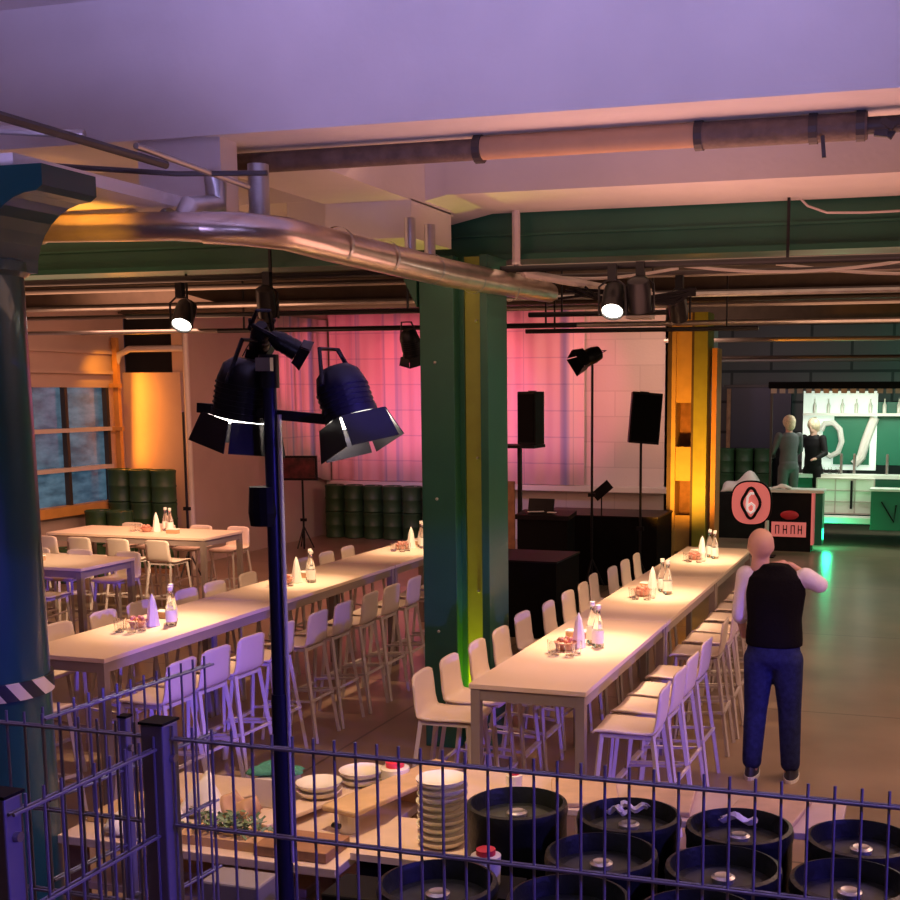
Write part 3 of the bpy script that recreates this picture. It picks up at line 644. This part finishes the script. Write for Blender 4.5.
tag(MB().box((-2.62, 4.12, .37), (.26, .16, .74)).build('purple_crate', fence_metal, bevel=.01), 'violet-lit grey bin at the front of the counter by the stand', 'bin')
# round stools / discs seen between counter and left row
for i, (x, y, z) in enumerate([(-3.75, 5.75, .45), (-3.35, 5.6, .55)]):
    t = thing('low_stool', 'low round stool with pale seat, %s one behind the counter' % ['left', 'right'][i], 'stool', (x, y, 0))
    MB().cyl((0, 0, z-.03), (0, 0, z), .17, n=28).build('seat', wood_pink, t, bevel=.004)
    for a in range(4):
        an = a*PI/2+.6; MB().cyl((.12*math.cos(an), .12*math.sin(an), z-.03), (.17*math.cos(an), .17*math.sin(an), 0), .012).build('leg', dark_pipe, t)
# ------------------------------------------------------------------ fence
def mesh_panel(p0, p1, ztop, zbot, lab, first=.05, prong=.03, nrow=.2):
    p0 = Vector(p0); p1 = Vector(p1); L = (p1-p0).length; d = (p1-p0)/L
    t = thing('mesh_fence', lab, 'fence', (p0.x, p0.y, 0))
    m = MB(); n = int(L/first)
    for k in range(n+1):
        q = d*min(L, k*first); m.cyl((q.x, q.y, zbot), (q.x, q.y, ztop+prong), .0032, n=6)
    z = ztop; nv = Vector((-d.y, d.x))*.006
    while z > zbot:
        for s in (-1, 1):
            m.cyl((nv.x*s, nv.y*s, z), (d.x*L+nv.x*s, d.y*L+nv.y*s, z), .0038, n=6)
        z -= nrow
    tag(m.build('wire_mesh', fence_metal, t), kind='stuff') if 0 else m.build('wire_mesh', fence_metal, t)
    return t
def post(par, x, y, h, wd=.06):
    o = MB().b2(x-wd/2, x+wd/2, y-wd/2, y+wd/2, 0, h).build('post', fence_metal, par, bevel=.004)
    MB().b2(x-wd/2-.003, x+wd/2+.003, y-wd/2-.003, y+wd/2+.003, h, h+.006).build('cap', black, o)
    for z in (h-.08, h-.48, h-.88): MB().cyl((x+wd/2, y, z), (x+wd/2+.012, y, z), .010, n=10).build('clamp', steel, o)
    return o
f = mesh_panel((-1.60, 2.27), (.95, 2.27), 1.92, .05, 'long grey wire mesh fence panel in front of the kegs')
post(f, -.035, 0, 1.955, .058)
f = mesh_panel((-3.2, 2.27), (-1.66, 2.27), 1.92, .05, 'grey wire mesh fence panel left of the purple-lit post')
f = mesh_panel((-1.63, 2.24), (-1.63, 1.80), 1.90, .05, 'short wire mesh gate panel coming toward the viewer at lower left')
post(f, -.035, -.42, 1.93, .05)
f = mesh_panel((-1.99, 2.32), (-1.94, 2.95), 1.92, .05, 'wire mesh panel running away behind the left fence line')
post(f, .03, .26, 1.86, .022)
# ------------------------------------------------------------------ light stand with two barn-door lamps
V0 = Vector
def barndoor(name, lab, loc, aim, r=.075, length=.2, group=None, m=black_metal, on=True, door=.13, rot=.5):
    d = (Vector(aim)-Vector(loc)).normalized(); q = d.to_track_quat('Z', 'Y')
    t = thing(name, lab, 'stage light', loc, 0, group); t.rotation_euler = q.to_euler()
    if on:
        L = point(V0(loc)+d*.05, 3, (1, .85, .7), .02, 'lamp_glow')
    MB().lathe([(r*.55, -length), (r*.85, -length+.02), (r, -length*.6), (r, -.01), (r*1.06, -.01), (r*1.06, .012), (r*.92, .012), (r*.9, -.02), (.001, -.025)], 24).build('housing', m, t, smooth='auto')
    MB().lathe([(r*.88, -.018), (r*.9, .02), (r*.6, .03), (.001, .034)] if on else [(r*.88, -.018), (r*.6, -.006), (.001, -.001)], 20).build('lens', lens_on if on else lens_off, t, smooth='auto')
    fn = MB()
    for k in range(5): fn.lathe([(r*1.04, -length*.55+k*.016), (r*1.04, -length*.55+k*.016+.006)], 20)
    fn.build('cooling_rib', m, t)
    for k in range(4):
        a = k*PI/2+rot; c, s = math.cos(a), math.sin(a)
        if door:
            w0 = r*.95; w1 = r*1.25 if k % 2 else r*1.02; o = .16
            pts = [(-w0, r*1.02, .014), (w0, r*1.02, .014), (w1, r*1.02+door*o, door), (-w1, r*1.02+door*o, door)]
            b = MB(); vs = [b.bm.verts.new((x*c-y*s, x*s+y*c, z)) for x, y, z in pts]; b.bm.faces.new(vs)
            b.build('barn_door', m, t, solid=.003)
    y = MB(); y.tube([(r*1.15, 0, -.1), (r*1.2, 0, -.1), (r*1.2, .0, -.02-length*.5), (r*.6, -.0, -length-.06), (-r*.6, 0, -length-.06), (-r*1.2, 0, -.02-length*.5), (-r*1.2, 0, -.1), (-r*1.15, 0, -.1)], .007, 6)
    y.build('yoke', m, t)
    return t
PX, PY = -1.93, 3.3
t = thing('light_stand', 'tall dark blue-lit lighting stand pole in front of the left table row', 'stand', (PX, PY, 0))
MB().cyl((0, 0, 0), (0, 0, 1.75), .026).build('lower_tube', navy_metal, t, smooth='auto')
MB().cyl((0, 0, 1.75), (0, 0, 2.72), .021).build('upper_tube', navy_metal, t, smooth='auto')
MB().cyl((.03, 0, 1.2), (.03, 0, 2.62), .007).build('cable', cream_metal, t)
MB().cyl((0, 0, 2.70), (0, 0, 2.80), .03).build('spigot', black_metal, t, smooth='auto')
MB().box((0, -.02, 2.77), (.05, .03, .04)).build('clamp', steel, t)
MB().bar((-.26, .02, 2.64), (.26, .02, 2.60), .03).build('crossbar', black_metal, t)
MB().lathe([(.045, 2.28), (.05, 2.32), (.045, 2.40)], 14, c=(-.03, 0, 0)).build('winch', black, t)
for a in range(3):
    an = a*2*PI/3+1.8; MB().cyl((0, 0, .55), (.5*math.cos(an), .5*math.sin(an), .02), .014).build('leg', navy_metal, t)
barndoor('barn_door_light', 'big black barn-door lamp left of the stand pole, brown-lit', (PX-.13, PY+.05, 2.62), (PX-.26, PY+.05, 1.95), .088, .17, door=.11)
barndoor('barn_door_light', 'blue-lit barn-door lamp right of the stand pole', (PX+.245, PY+.05, 2.62), (PX+.46, PY+.02, 2.05), .078, .15, door=.11)
barndoor('barn_door_light', 'small black lamp at the very top of the stand', (PX+.03, PY+.1, 2.82), (PX+.5, PY+.4, 2.5), .03, .08, on=False, door=.045)
barndoor('barn_door_light', 'small dark lamp clamped left of the stand top', (PX-.10, PY+.12, 2.84), (PX-.4, PY+.5, 2.4), .03, .08, on=False, door=.045)
# ------------------------------------------------------------------ hanging lamps
def par(lab, loc, aim, r=.085, ln=.24, on=False, top=.35):
    d = (Vector(aim)-Vector(loc)).normalized(); q = d.to_track_quat('Z', 'Y')
    t = thing('ceiling_spotlight', lab, 'stage light', loc, 0, 'spotlights under the ceiling')
    M = q.to_matrix()
    MB().lathe([(r*.5, -ln), (r*.9, -ln+.02), (r, -ln*.6), (r, 0), (r*.9, 0), (r*.88, -.02), (.001, -.025)], 22, ax=M).build('can', black_metal, t, smooth='auto')
    MB().lathe([(r*.87, -.015), (.001, -.002)], 20, ax=M).build('lens', lens_on if on else lens_off, t, smooth='auto')
    MB().tube([(-r*1.15, 0, -.02), (-r*1.15, 0, top*.5), (-r*.5, 0, top*.62), (r*.5, 0, top*.62), (r*1.15, 0, top*.5), (r*1.15, 0, -.02)], .009, 6).build('yoke', black_metal, t)
    MB().box((0, 0, top*.78), (.06, .05, .12)).build('clamp', black_metal, t)
par('lit ceiling spotlight with white disc above the left table row', (-5.74, 8.5, 3.21), (-5.3, 6.6, 1), on=True)
par('lit ceiling spotlight with white disc above the right-hand row', (-2.21, 8.5, 3.25), (-2.0, 6.6, 1), on=True)
par('dark ceiling spotlight close right of the lit one over the right row', (-2.03, 8.6, 3.27), (-2.1, 9.8, 1))
par('dark ceiling spotlight in front of the amber column', (-1.95, 9.6, 3.27), (-2.1, 12, 1), r=.075)
par('dark ceiling spotlight midway between the left lit one and the green column', (-4.96, 8.5, 3.27), (-5.3, 9.6, 1), r=.075)
barndoor('ceiling_spotlight', 'black lamp with small doors hanging just left of the green column', (-3.95, 8.95, 2.98), (-3.9, 9.2, 2.2), .075, .2, on=False, door=.08)
par('dark spotlight above the left barn-door lamp', (-6.2, 10.6, 3.1), (-6.4, 11.5, 1), r=.08)
tag(MB().cyl((-8, 8.62, 3.58), (1.5, 8.62, 3.58), .024).bar((-5, 8.62, 3.58), (-5, 8.62, 4.0), .02).bar((-1, 8.62, 3.58), (-1, 8.62, 4.0), .02).build('lighting_bar', black_metal), 'black horizontal lighting bar under the green beam', 'bar')
tag(MB().cyl((-6.6, 8.98, 3.32), (-3.4, 8.98, 3.32), .02).bar((-6, 8.98, 3.32), (-6, 8.98, 3.67), .015).bar((-4, 8.98, 3.32), (-4, 8.98, 3.67), .015).build('lighting_bar', black_metal), 'lower black bar left of the green column', 'bar')
for i, (x0, x1, y, z) in enumerate([(-7, -3.2, 11, 3.3), (-3.9, -1.6, 11.6, 3.28), (-3.4, -2.0, 10.2, 3.35)]):
    tag(MB().cyl((x0, y, z), (x1, y, z), .022).bar((x0+.3, y, z), (x0+.3, y, 4.36), .015).bar((x1-.3, y, z), (x1-.3, y, 4.36), .015).build('lighting_bar', black_metal), 'black bar crossing in front of the pink curtain, %s one' % ['left', 'lower right', 'upper right'][i], 'bar')
# lamp on tall stand near the curtain
def thinstand(loc, h, lab, r=.018):
    t = thing('tripod_stand', lab, 'stand', loc)
    MB().cyl((0, 0, 0), (0, 0, h), r).build('pole', black_metal, t, smooth='auto')
    MB().box((0, 0, h*.42), (.10, .05, .05)).build('collar', black, t)
    for a in range(3):
        an = a*2*PI/3+.3; MB().cyl((0, 0, .4), (.17*math.cos(an), .17*math.sin(an), .02), .012).build('leg', black_metal, t)
    return t
thinstand((-4.45, 16.06, 0), 3.05, 'tall thin black stand before the curtain right of the green column')
barndoor('barn_door_light', 'black barn-door lamp on the tall stand before the curtain', (-4.50, 15.9, 3.13), (-5.2, 15.2, 2.75), .11, .24, on=False, door=.18)
thinstand((-11.2+.9, 15.2, 0), 2.4, 'thin dark stand against the plaster wall behind the corner table')
thinstand((-10.3, 18.6, 0), 1.2, 'thin stand carrying the dark red screen')
t = thing('screen', 'dark screen with dim red picture on a thin stand beside the curtain', 'screen', (-10.3, 18.5, 1.40), .25)
MB().box((0, 0, 0), (.62, .06, .42)).build('case', black, t); MB().box((0, -.035, 0), (.56, .01, .34)).build('panel', mat('dim_red_panel', (.08, .01, .015), .3, var=.8, vscale=9), t)
# ------------------------------------------------------------------ speakers, desk and riser
def speaker(loc, rz, lab, w=.38, h=.68, d=.36, tilt=0):
    t = thing('loudspeaker', lab, 'speaker', loc, rz); t.rotation_euler = (0, tilt, rz)
    MB().prism([(-w/2, -d/2), (w/2, -d/2), (w*.32, d/2), (-w*.32, d/2)], 'Z', 0, h).build('cabinet', black, t, bevel=.01)
    MB().box((0, -d/2-.006, h*.5), (w*.88, .012, h*.9)).build('grille', black_cloth, t)
    MB().box((0, 0, h+.006), (.12, .03, .012)).build('handle', dark_pipe, t)
speaker((-3.76, 16, 2.0), .5, 'black loudspeaker on a stand at the right end of the curtain', .42, .68, tilt=.08)
thinstand((-3.76, 16.04, 0), 2.0, 'black stand under the right-hand loudspeaker')
speaker((-5.27, 15.95, 1.97), -.3, 'slim black loudspeaker on the rack right of the green column', .30, .72, .3)
t = thing('equipment_rack', 'dark equipment frame holding the slim loudspeaker', 'rack', (-5.9, 15.9, 0))
MB().box((0, 0, 1.945), (1.5, .5, .04)).build('top_board', black, t)
for x in (-.44, .46): MB().box((x, 0, .96), (.05, .06, 1.92)).build('upright', black_metal, t)
MB().box((-.05, .1, .8), (.8, .02, 1.3)).build('side_panel', wood_dark, t)
t = thing('dj_riser', 'long low table draped in black cloth behind the right-hand row', 'riser', (-4.45, 16.75, 0))
MB().box((0, 0, .48), (1.75, 1.0, .96)).build('drape', black_cloth, t); MB().box((0, 0, .97), (1.78, 1.04, .02)).build('top', black, t)
t = thing('dj_table', 'black draped box in front of the riser, nearest the stools', 'riser', (-4.35, 12.9, 0))
MB().box((0, 0, .42), (1.0, .9, .84)).build('drape', black_cloth, t); MB().box((0, 0, .85), (1.02, .92, .02)).build('top', black, t)
t = thing('mixer_desk', 'black mixing desk with bright reflections beside the rack', 'mixer', (-4.95, 15.55, 0))
MB().box((0, .0, 1.04), (.75, .4, .06), rx=.1).build('console', black, t); MB().box((-.1, .1, 1.15), (.36, .03, .2), rx=-.3).build('laptop_screen', black, t)
MB().box((-.12, -.08, 1.09), (.22, .05, .01), rz=.5).build('painted_glint', label_white, t); MB().box((.12, -.12, 1.09), (.12, .05, .01), rz=-.2).build('painted_glint', label_white, t)  # white slabs imitating bright reflections on the desk
MB().box((0, 0, .5), (.7, .36, 1.0)).build('stand', black_cloth, t)
t = thing('music_stand', 'small angled music stand standing on the riser', 'stand', (-4.35, 16.2, .98)); MB().cyl((0, 0, 0), (0, 0, .35), .01).build('pole', black_metal, t); MB().bar((-.1, 0, .26), (.12, 0, .45), .02, .14).build('desk', black, t)
t = thing('microphone_stand', 'thin microphone stand inside the equipment frame', 'stand', (-5.65, 15.6, 0)); MB().cyl((0, 0, 0), (0, 0, 1.62), .012).build('pole', steel, t); MB().ball((0, 0, 1.65), .035).build('microphone', steel, t); MB().cyl((0, 0, 0), (0, 0, .02), .15).build('base', black, t)
# ------------------------------------------------------------------ people
def limb(m, pts, rs, n=14):
    for i in range(len(pts)-1): m.cyl(pts[i], pts[i+1], rs[i], rs[i+1], n=n)
    for p, r in zip(pts, rs): m.ball(p, r, seg=n)
def hand(m, wrist, direc, side, s=1.0):
    d = Vector(direc).normalized(); up = Vector((0, 0, 1)); sd = d.cross(up)
    if sd.length < .1: sd = Vector((1, 0, 0))
    sd.normalize(); n = sd.cross(d); w0 = Vector(wrist)
    palm = w0+d*.05*s
    for k in range(-1, 2): m.cyl(w0+sd*k*.012, palm+sd*k*.024+d*.04*s, .013*s, .013*s, n=8)
    m.ball(palm, .03*s, (1, 1, 1), 10)
    for k, L in enumerate((.062, .072, .068, .052)):
        b = palm+d*.038*s+sd*(k-1.5)*.021*s; q = b+d*L*.5*s-n*.006; e = q+d*L*.35*s-n*.026*s
        limb(m, [b, q, e], [.009*s, .0085*s, .007*s], 8)
    b = w0+d*.02-sd*.02*side*s; limb(m, [b, b+d*.035*s-sd*.028*side*s, b+d*.06*s-sd*.03*side*s-n*.01], [.011*s, .010*s, .008*s], 8)
def head(m, c, tilt=0):
    x, y, z = c
    m.ball((x, y-.010, z+.015), .102, (.84, 1.0, 1.06), 20)
    m.ball((x, y+.03, z-.055), .062, (.85, .95, 1.0), 16)         # jaw
    m.ball((x, y+.100, z-.012), .016, (.7, 1, 1.2), 10)           # nose
    m.ball((x, y+.083, z-.05), .018, (1.4, .6, .5), 10)           # mouth
    for s in (-1, 1):
        m.ball((x+s*.080, y-.005, z-.008), .022, (.4, .8, 1.3), 10)
        m.ball((x+s*.032, y+.082, z+.018), .014, (1.2, .5, .8), 8)
    m.cyl((x, y-.015, z-.17), (x, y-.005, z-.04), .062, .056, n=16)
def person(lab, loc, rz, rarm, larm, topm, vestm=None, legm=denim, hair=None, sc=1.0, sleeve='long', hx=0, wide=1.0):
    t = thing('person', lab, 'person', loc, rz); t.scale = (sc*wide, sc*wide, sc)
    sh = 1.44; hip = .92
    SR, SL = Vector((.19, 0, sh)), Vector((-.19, 0, sh))
    b = MB()
    b.loft([(0, 0, .84, .10, .07), (0, 0, .88, .155, .10), (0, 0, 1.0, .15, .10), (0, .0, 1.15, .14, .10), (0, 0, 1.32, .165, .105), (0, -.005, 1.42, .17, .09), (0, -.01, 1.49, .075, .06)])
    for s in (-1, 1): limb(b, [(s*.09, 0, .90), (s*.105, .015, .50), (s*.12, -.01, .10)], [.085, .055, .038]); limb(b, [(s*.12, -.01, .07), (s*.125, .12, .04)], [.035, .03])
    for S_, (el, ha, hd), s in ((SR, rarm, 1), (SL, larm, -1)):
        limb(b, [S_, el, ha], [.05, .036, .026]); hand(b, ha, hd, s)
    head(b, (hx, .02, 1.64))
    b.build('body', skin, t, remesh=.011, sm=3)
    tr = MB(); tr.loft([(0, 0, .80, .12, .09), (0, -.01, .86, .168, .125), (0, -.01, .95, .172, .125), (0, 0, 1.02, .155, .112)])
    for s in (-1, 1): limb(tr, [(s*.09, -.01, .86), (s*.11, .015, .50), (s*.125, -.01, .16), (s*.125, -.005, .125)], [.106, .078, .066, .066])
    tr.build('trousers', legm, t, remesh=.014, sm=3)
    for s in (-1, 1):
        sho = MB(); sho.loft([(s*.13, .05, .02, .048, .135), (s*.13, .05, .055, .045, .13), (s*.13, .03, .09, .04, .085), (s*.13, -.01, .12, .038, .05)], 16)
        so = sho.build('shoe', mat('shoe_leather', (.03, .03, .05), .5) if 'shoe_leather' not in MATS else MATS['shoe_leather'], t, smooth='auto')
        MB().loft([(s*.13, .05, .0, .05, .137), (s*.13, .05, .026, .052, .14)], 18).build('sole', label_white, so)
    shm = MB(); shm.loft([(0, 0, .95, .168, .12), (0, 0, 1.02, .168, .12), (0, 0, 1.15, .158, .118), (0, 0, 1.32, .18, .12), (0, -.005, 1.43, .178, .10), (0, -.012, 1.50, .082, .07)])
    for S_, (el, ha, hd), s in ((SR, rarm, 1), (SL, larm, -1)):
        el = Vector(el); ha = Vector(ha)
        if sleeve == 'long': limb(shm, [S_, el, el.lerp(ha, .85)], [.066, .052, .042])
        else: limb(shm, [S_, el, el.lerp(ha, .12)], [.066, .060, .056])
    shm.build('shirt', topm, t, remesh=.013, sm=3)
    if vestm:
        v = MB(); v.loft([(0, 0, .955, .184, .140), (0, 0, 1.0, .186, .140), (0, 0, 1.15, .176, .136), (0, 0, 1.32, .196, .138), (0, -.005, 1.43, .188, .118), (0, -.012, 1.485, .125, .085), (0, -.015, 1.525, .085, .075)])
        v.build('waistcoat', vestm, t, remesh=.013, sm=2)
    if hair:
        h = MB(); h.ball((hx, .005, 1.685), .122, (.95, 1.0, 1.0), 18); h.ball((hx, -.04, 1.63), .100, (.95, .8, 1.1), 14)
        h.build('hair', hair, t, remesh=.012, sm=2)
    return t
V = Vector
# sitter looks toward +Y; right arm raised with elbow out, left arm lowered and bent forward
person('bald person from behind in black waistcoat, pale shirt and jeans, right elbow raised', (-.99, 8.29, .0), .02,
       (V((.275, .03, 1.385)), V((.08, .12, 1.50)), V((-.9, .2, .12))), (V((-.225, .03, 1.16)), V((-.22, .20, .97)), V((.2, .8, -.1))),
       shirt_w, black_cloth, denim, sleeve='short', hx=-.10, wide=1.06)
hairb = mat('grey_blond_hair', (.66, .52, .36), .7, var=.3, vscale=40, bump=.5)
greyj = mat('grey_jacket', (.10, .11, .12), .8, var=.2)
person('person in grey jacket with light hair standing side-on at the bar counter', (-2.42, 21.75, .48), .5,
       (V((.26, .10, 1.18)), V((.20, .32, 1.10)), V((0, 1, 0))), (V((-.27, .05, 1.16)), V((-.18, .28, 1.05)), V((.2, 1, 0))), greyj, None, greyj, hairb)
person('light-haired person in dark top facing out behind the grey-jacketed one', (-2.05, 22.35, .42), 2.7,
       (V((.28, .05, 1.18)), V((.22, .26, 1.10)), V((0, 1, 0))), (V((-.28, .05, 1.18)), V((-.20, .25, 1.08)), V((0, 1, 0))), black, None, black, hairb)
# ------------------------------------------------------------------ bar trailer
t = thing('bar_trailer', 'green and white bar trailer with a dark canopy at the far right', 'bar', (-1.0, 22.4, 0))
MB().b2(-1.75, 2.4, -.6, .9, .38, .46).build('deck', bar_green, t)
MB().b2(-1.78, 2.5, -.85, 1.0, 2.74, 2.86).build('canopy', black_cloth, t, bevel=.02)
vl = MB()
for k in range(28): vl.box((-1.68+k*.15, -.86, 2.70), (.10, .01, .08))
vl.build('valance', conduit, t)
for x in (-1.72, 2.4): MB().b2(x-.02, x+.02, -.8, -.76, .4, 2.76).build('canopy_post', dark_pipe, t)
bl = mat('backlit_panel', (.8, .9, .8), .4, emit=(.80, 1, .86), estr=.55)
MB().b2(-1.32, .02, .70, .74, 1.25, 2.70).build('backlit_panel', bl, t)
MB().b2(.02, 2.3, .70, .74, 1.35, 2.5).build('rear_wall', bar_green, t)
gp = MB(); gp.b2(-.75, -.10, .66, .69, 1.35, 2.24); gp.b2(-.95, -.75, .66, .69, 1.55, 2.1); gp.build('green_field', bar_green, t)
lg = MB()
def strokes(m, pts, r, y=0): m.tube([(x, y, z) for x, z in pts], r, 8)
strokes(lg, [(-1.12, 2.22), (-1.06, 2.0), (-.98, 1.75), (-.93, 1.58), (-.80, 1.50), (-.66, 1.58), (-.60, 1.78), (-.64, 2.0), (-.76, 2.12), (-.92, 2.10), (-.98, 1.98)], .055, .64)
strokes(lg, [(-.02, 2.22), (-.10, 2.0), (-.18, 1.75), (-.24, 1.5), (-.36, 1.36)], .085, .64)
lg.build('logo_lettering', label_white, t, smooth='auto')
MB().b2(-1.3, 2.3, .45, .68, 2.25, 2.30).build('bottle_shelf', bar_white, t)
MB().b2(-1.5, 2.3, -.15, .15, 1.15, 1.22).build('bar_top', bar_white, t)
MB().b2(-1.5, 2.3, -.10, .10, .46, 1.15).build('bar_front', bar_green, t)
fr = MB().b2(-.95, .05, -.26, -.12, .52, 1.16).build('white_crates', bar_white, t)
gr = MB()
for x in (-.95, -.62, -.28, .05): gr.b2(x-.012, x+.012, -.275, -.26, .52, 1.16)
for z in (.53, .74, .94, 1.15): gr.b2(-.95, .05, -.275, -.26, z-.012, z+.012)
gr.build('crate_grid', cream_metal, fr); MB().b2(-.36, -.32, -.30, -.275, .62, 1.12).build('strap', black, fr)
MB().b2(-1.02, .02, -.70, -.30, .40, .50).build('step', bar_white, t)
MB().b2(.02, 1.6, -.75, -.35, .30, .98).build('green_cabinet', bar_green, t, bevel=.01)
MB().b2(.0, 1.62, -.78, -.33, .98, 1.02).build('cabinet_top', bar_white, t)
MB().tube([(.2, -.76, .8), (.42, -.76, .45), (.45, -.76, .75)], .015, 6).build('painted_mark', black, t)
MB().ball((.62, -.76, .62), .07, (1.3, .2, .7)).build('badge', label_white, t)
for x in (-1.1, 1.4): MB().cyl((x, -.3, .25), (x, -.1, .25), .25, n=24).build('wheel', black, t, smooth='auto')
tp = MB()
for x in (-.55, -.32, .25, .6): tp.cyl((x, 0, 1.22), (x, 0, 1.58), .025); tp.bar((x, -.1, 1.58), (x, .04, 1.56), .03)
tp.build('beer_tap', steel, t)
# glasses and bottles on the shelf
bt = thing('bar_bottle', 'x', 'bottle'); MB().lathe([(.035, 0), (.037, .14), (.013, .2), (.013, .26), (.001, .26)], 10).build('body', mat('pale_bottle', (.75, .8, .7), .2, coat=.4), bt, smooth='auto'); remember(bt)
for k in range(12):
    lab = 'pale bottle on the high shelf of the bar trailer, %s from the left' % ORD[k].replace('nearest', 'first')
    lo = (-2.1+.25*k, 22.95, 2.301)
    if k == 0: bt.location = lo; bt['label'] = lab; bt['group'] = 'bottles on the bar shelf'
    else: dup(bt, lo, 0, lab, 'bottles on the bar shelf')
bg = thing('bar_glass', 'x', 'glass'); MB().lathe([(.03, 0), (.036, .13), (.032, .13), (.026, .01), (.001, .01)], 10).build('tumbler', glass, bg, smooth='auto'); remember(bg)
for k in range(10):
    lab = 'beer glass lined up on the bar counter, %s from the left' % ORD[k].replace('nearest', 'first')
    lo = (-2.0+.13*k if k < 4 else -.55+.12*k, 22.33, 1.221)
    if k == 0: bg.location = lo; bg['label'] = lab; bg['group'] = 'glasses on the bar'
    else: dup(bg, lo, 0, lab, 'glasses on the bar')
# small white-topped counter by the bar
t = thing('bar_counter', 'white-topped black counter where the grey-jacketed person stands', 'counter', (-2.2, 20.9, 0))
MB().b2(-.48, .5, -.25, .25, 1.0, 1.05).build('worktop', bar_white, t); MB().b2(-.42, .30, -.2, .2, 0, 1.0).build('front', black, t)
MB().b2(.30, .34, -.22, .2, .12, 1.0).build('pink_edge', pink_sign, t)
MB().b2(.36, .48, -.2, .2, .12, 1.0).build('green_side', bar_green, t)
MB().ball((-.06, -.22, .62), .13, (1.2, .25, .6)).build('red_emblem', red_plastic, t)
sg = MB().b2(-.36, .22, -.225, -.205, .25, .50).build('name_plate', pink_sign, t)
lt = MB()
for k, x in enumerate((-.26, -.13, 0, .12)): lt.b2(x-.035, x-.02, -.235, -.226, .30, .45); lt.b2(x+.02, x+.035, -.235, -.226, .30, .45); lt.b2(x-.035, x+.035, -.235, -.226, .365 if k % 2 else .435, .385 if k % 2 else .45)
lt.build('lettering', black, sg)
crumple('towel', 'white towel lying on the small bar counter', 'cloth', (-2.42, 20.85, 1.055), (.32, .25, .07), white_cloth, 21)
# logo sign
t = thing('logo_sign', 'round salmon sign with a black ringed figure six in front of the counter', 'sign', (-2.80, 19.9, 0))
def sup(a, rx, rz, p=2.6):
    c, s = math.cos(a), math.sin(a); return (rx*math.copysign(abs(c)**(2/p), c), .88+rz*math.copysign(abs(s)**(2/p), s))
MB().prism([sup(k*2*PI/40, .34, .37) for k in range(40)], 'Y', -.03, .03).build('rim', black, t)
MB().prism([sup(k*2*PI/40, .315, .345) for k in range(40)], 'Y', -.04, -.03).build('disc', pink_sign, t)
rg = MB(); rg.tube([(.135*math.cos(a)*(1+.12*math.cos(4*a)), -.05, .88+.235*math.sin(a)*(1+.06*math.cos(4*a))) for a in [k*2*PI/32 for k in range(33)]], .026, 8); rg.build('ring', black, t, smooth='auto')
sx = MB(); sx.tube([(x, -.05, z) for x, z in [(.05, 1.04), (-.01, 1.04), (-.055, .98), (-.065, .86), (-.055, .76), (0, .72), (.055, .76), (.055, .84), (.01, .88), (-.045, .84)]], .022, 8); sx.build('figure', mat('glowing_figure', (.9, .8, .76), .5, emit=(1, .8, .75), estr=.4), t, smooth='auto')
MB().cyl((.26, 0, 0), (.26, 0, .6), .035).build('post', bar_white, t); MB().box((.2, 0, .01), (.4, .3, .02)).build('foot', black, t)
# motor scooter-like stack of white and black goods behind the sign
crumple('cover_bundle', 'white and black bundle heaped behind the round sign', 'bundle', (-3.35, 22.6, .85), (.75, .5, .45), white_cloth, 31)
tag(MB().b2(-3.8, -2.95, 22.3, 22.9, 0, .84).build('stacked_case', black, bevel=.01), 'large black case under the bundle behind the sign', 'case')
t = thing('dark_cabinet', 'tall dark framed cabinet with blue-black panel at the rear wall', 'cabinet', (-3.4, 25.0, 1.55))
MB().box((0, 0, .6), (1.3, .2, 1.25)).build('panel', mat('blue_black_panel', (.02, .025, .05), .4), t)
MB().box((0, -.1, 1.25), (1.4, .1, .05)).build('top_rail', dark_pipe, t); MB().box((-.6, -.12, .6), (.08, .06, 1.2)).build('stile', red_plastic if 0 else wood_dark, t)
MB().b2(-.6, .6, -.1, .1, -1.55, 0).build('lower_body', black, t)
# near-camera junction of services by the centre: small boxes
t = thing('junction_box', 'cream metal service box hung on conduits above the right-hand row', 'box', (-2.5, 10.6, 3.45)); MB().box((0, 0, 0), (.22, .2, .26)).build('case', cream_metal, t, bevel=.01); MB().box((0, -.105, 0), (.16, .01, .18)).build('cover', conduit, t); MB().bar((0, 0, .13), (0, 0, .91), .02).build('hanger', conduit, t)
t = thing('cable_loom', 'tangle of dark cables and clamps beside the duct end', 'cable', (-2.35, 9.13, 3.36))
cl = MB()
for k in range(9):
    a = random.random()*.3; cl.tube([(-.5+random.random()*.3, random.random()*.2, .05+a*.3), (-.1, .1, .0+random.random()*.1), (.2+random.random()*.3, .1, .08-random.random()*.1), (.6, .1, .05+a*.2)], .010, 6)
cl.build('strands', black, t, smooth='auto')
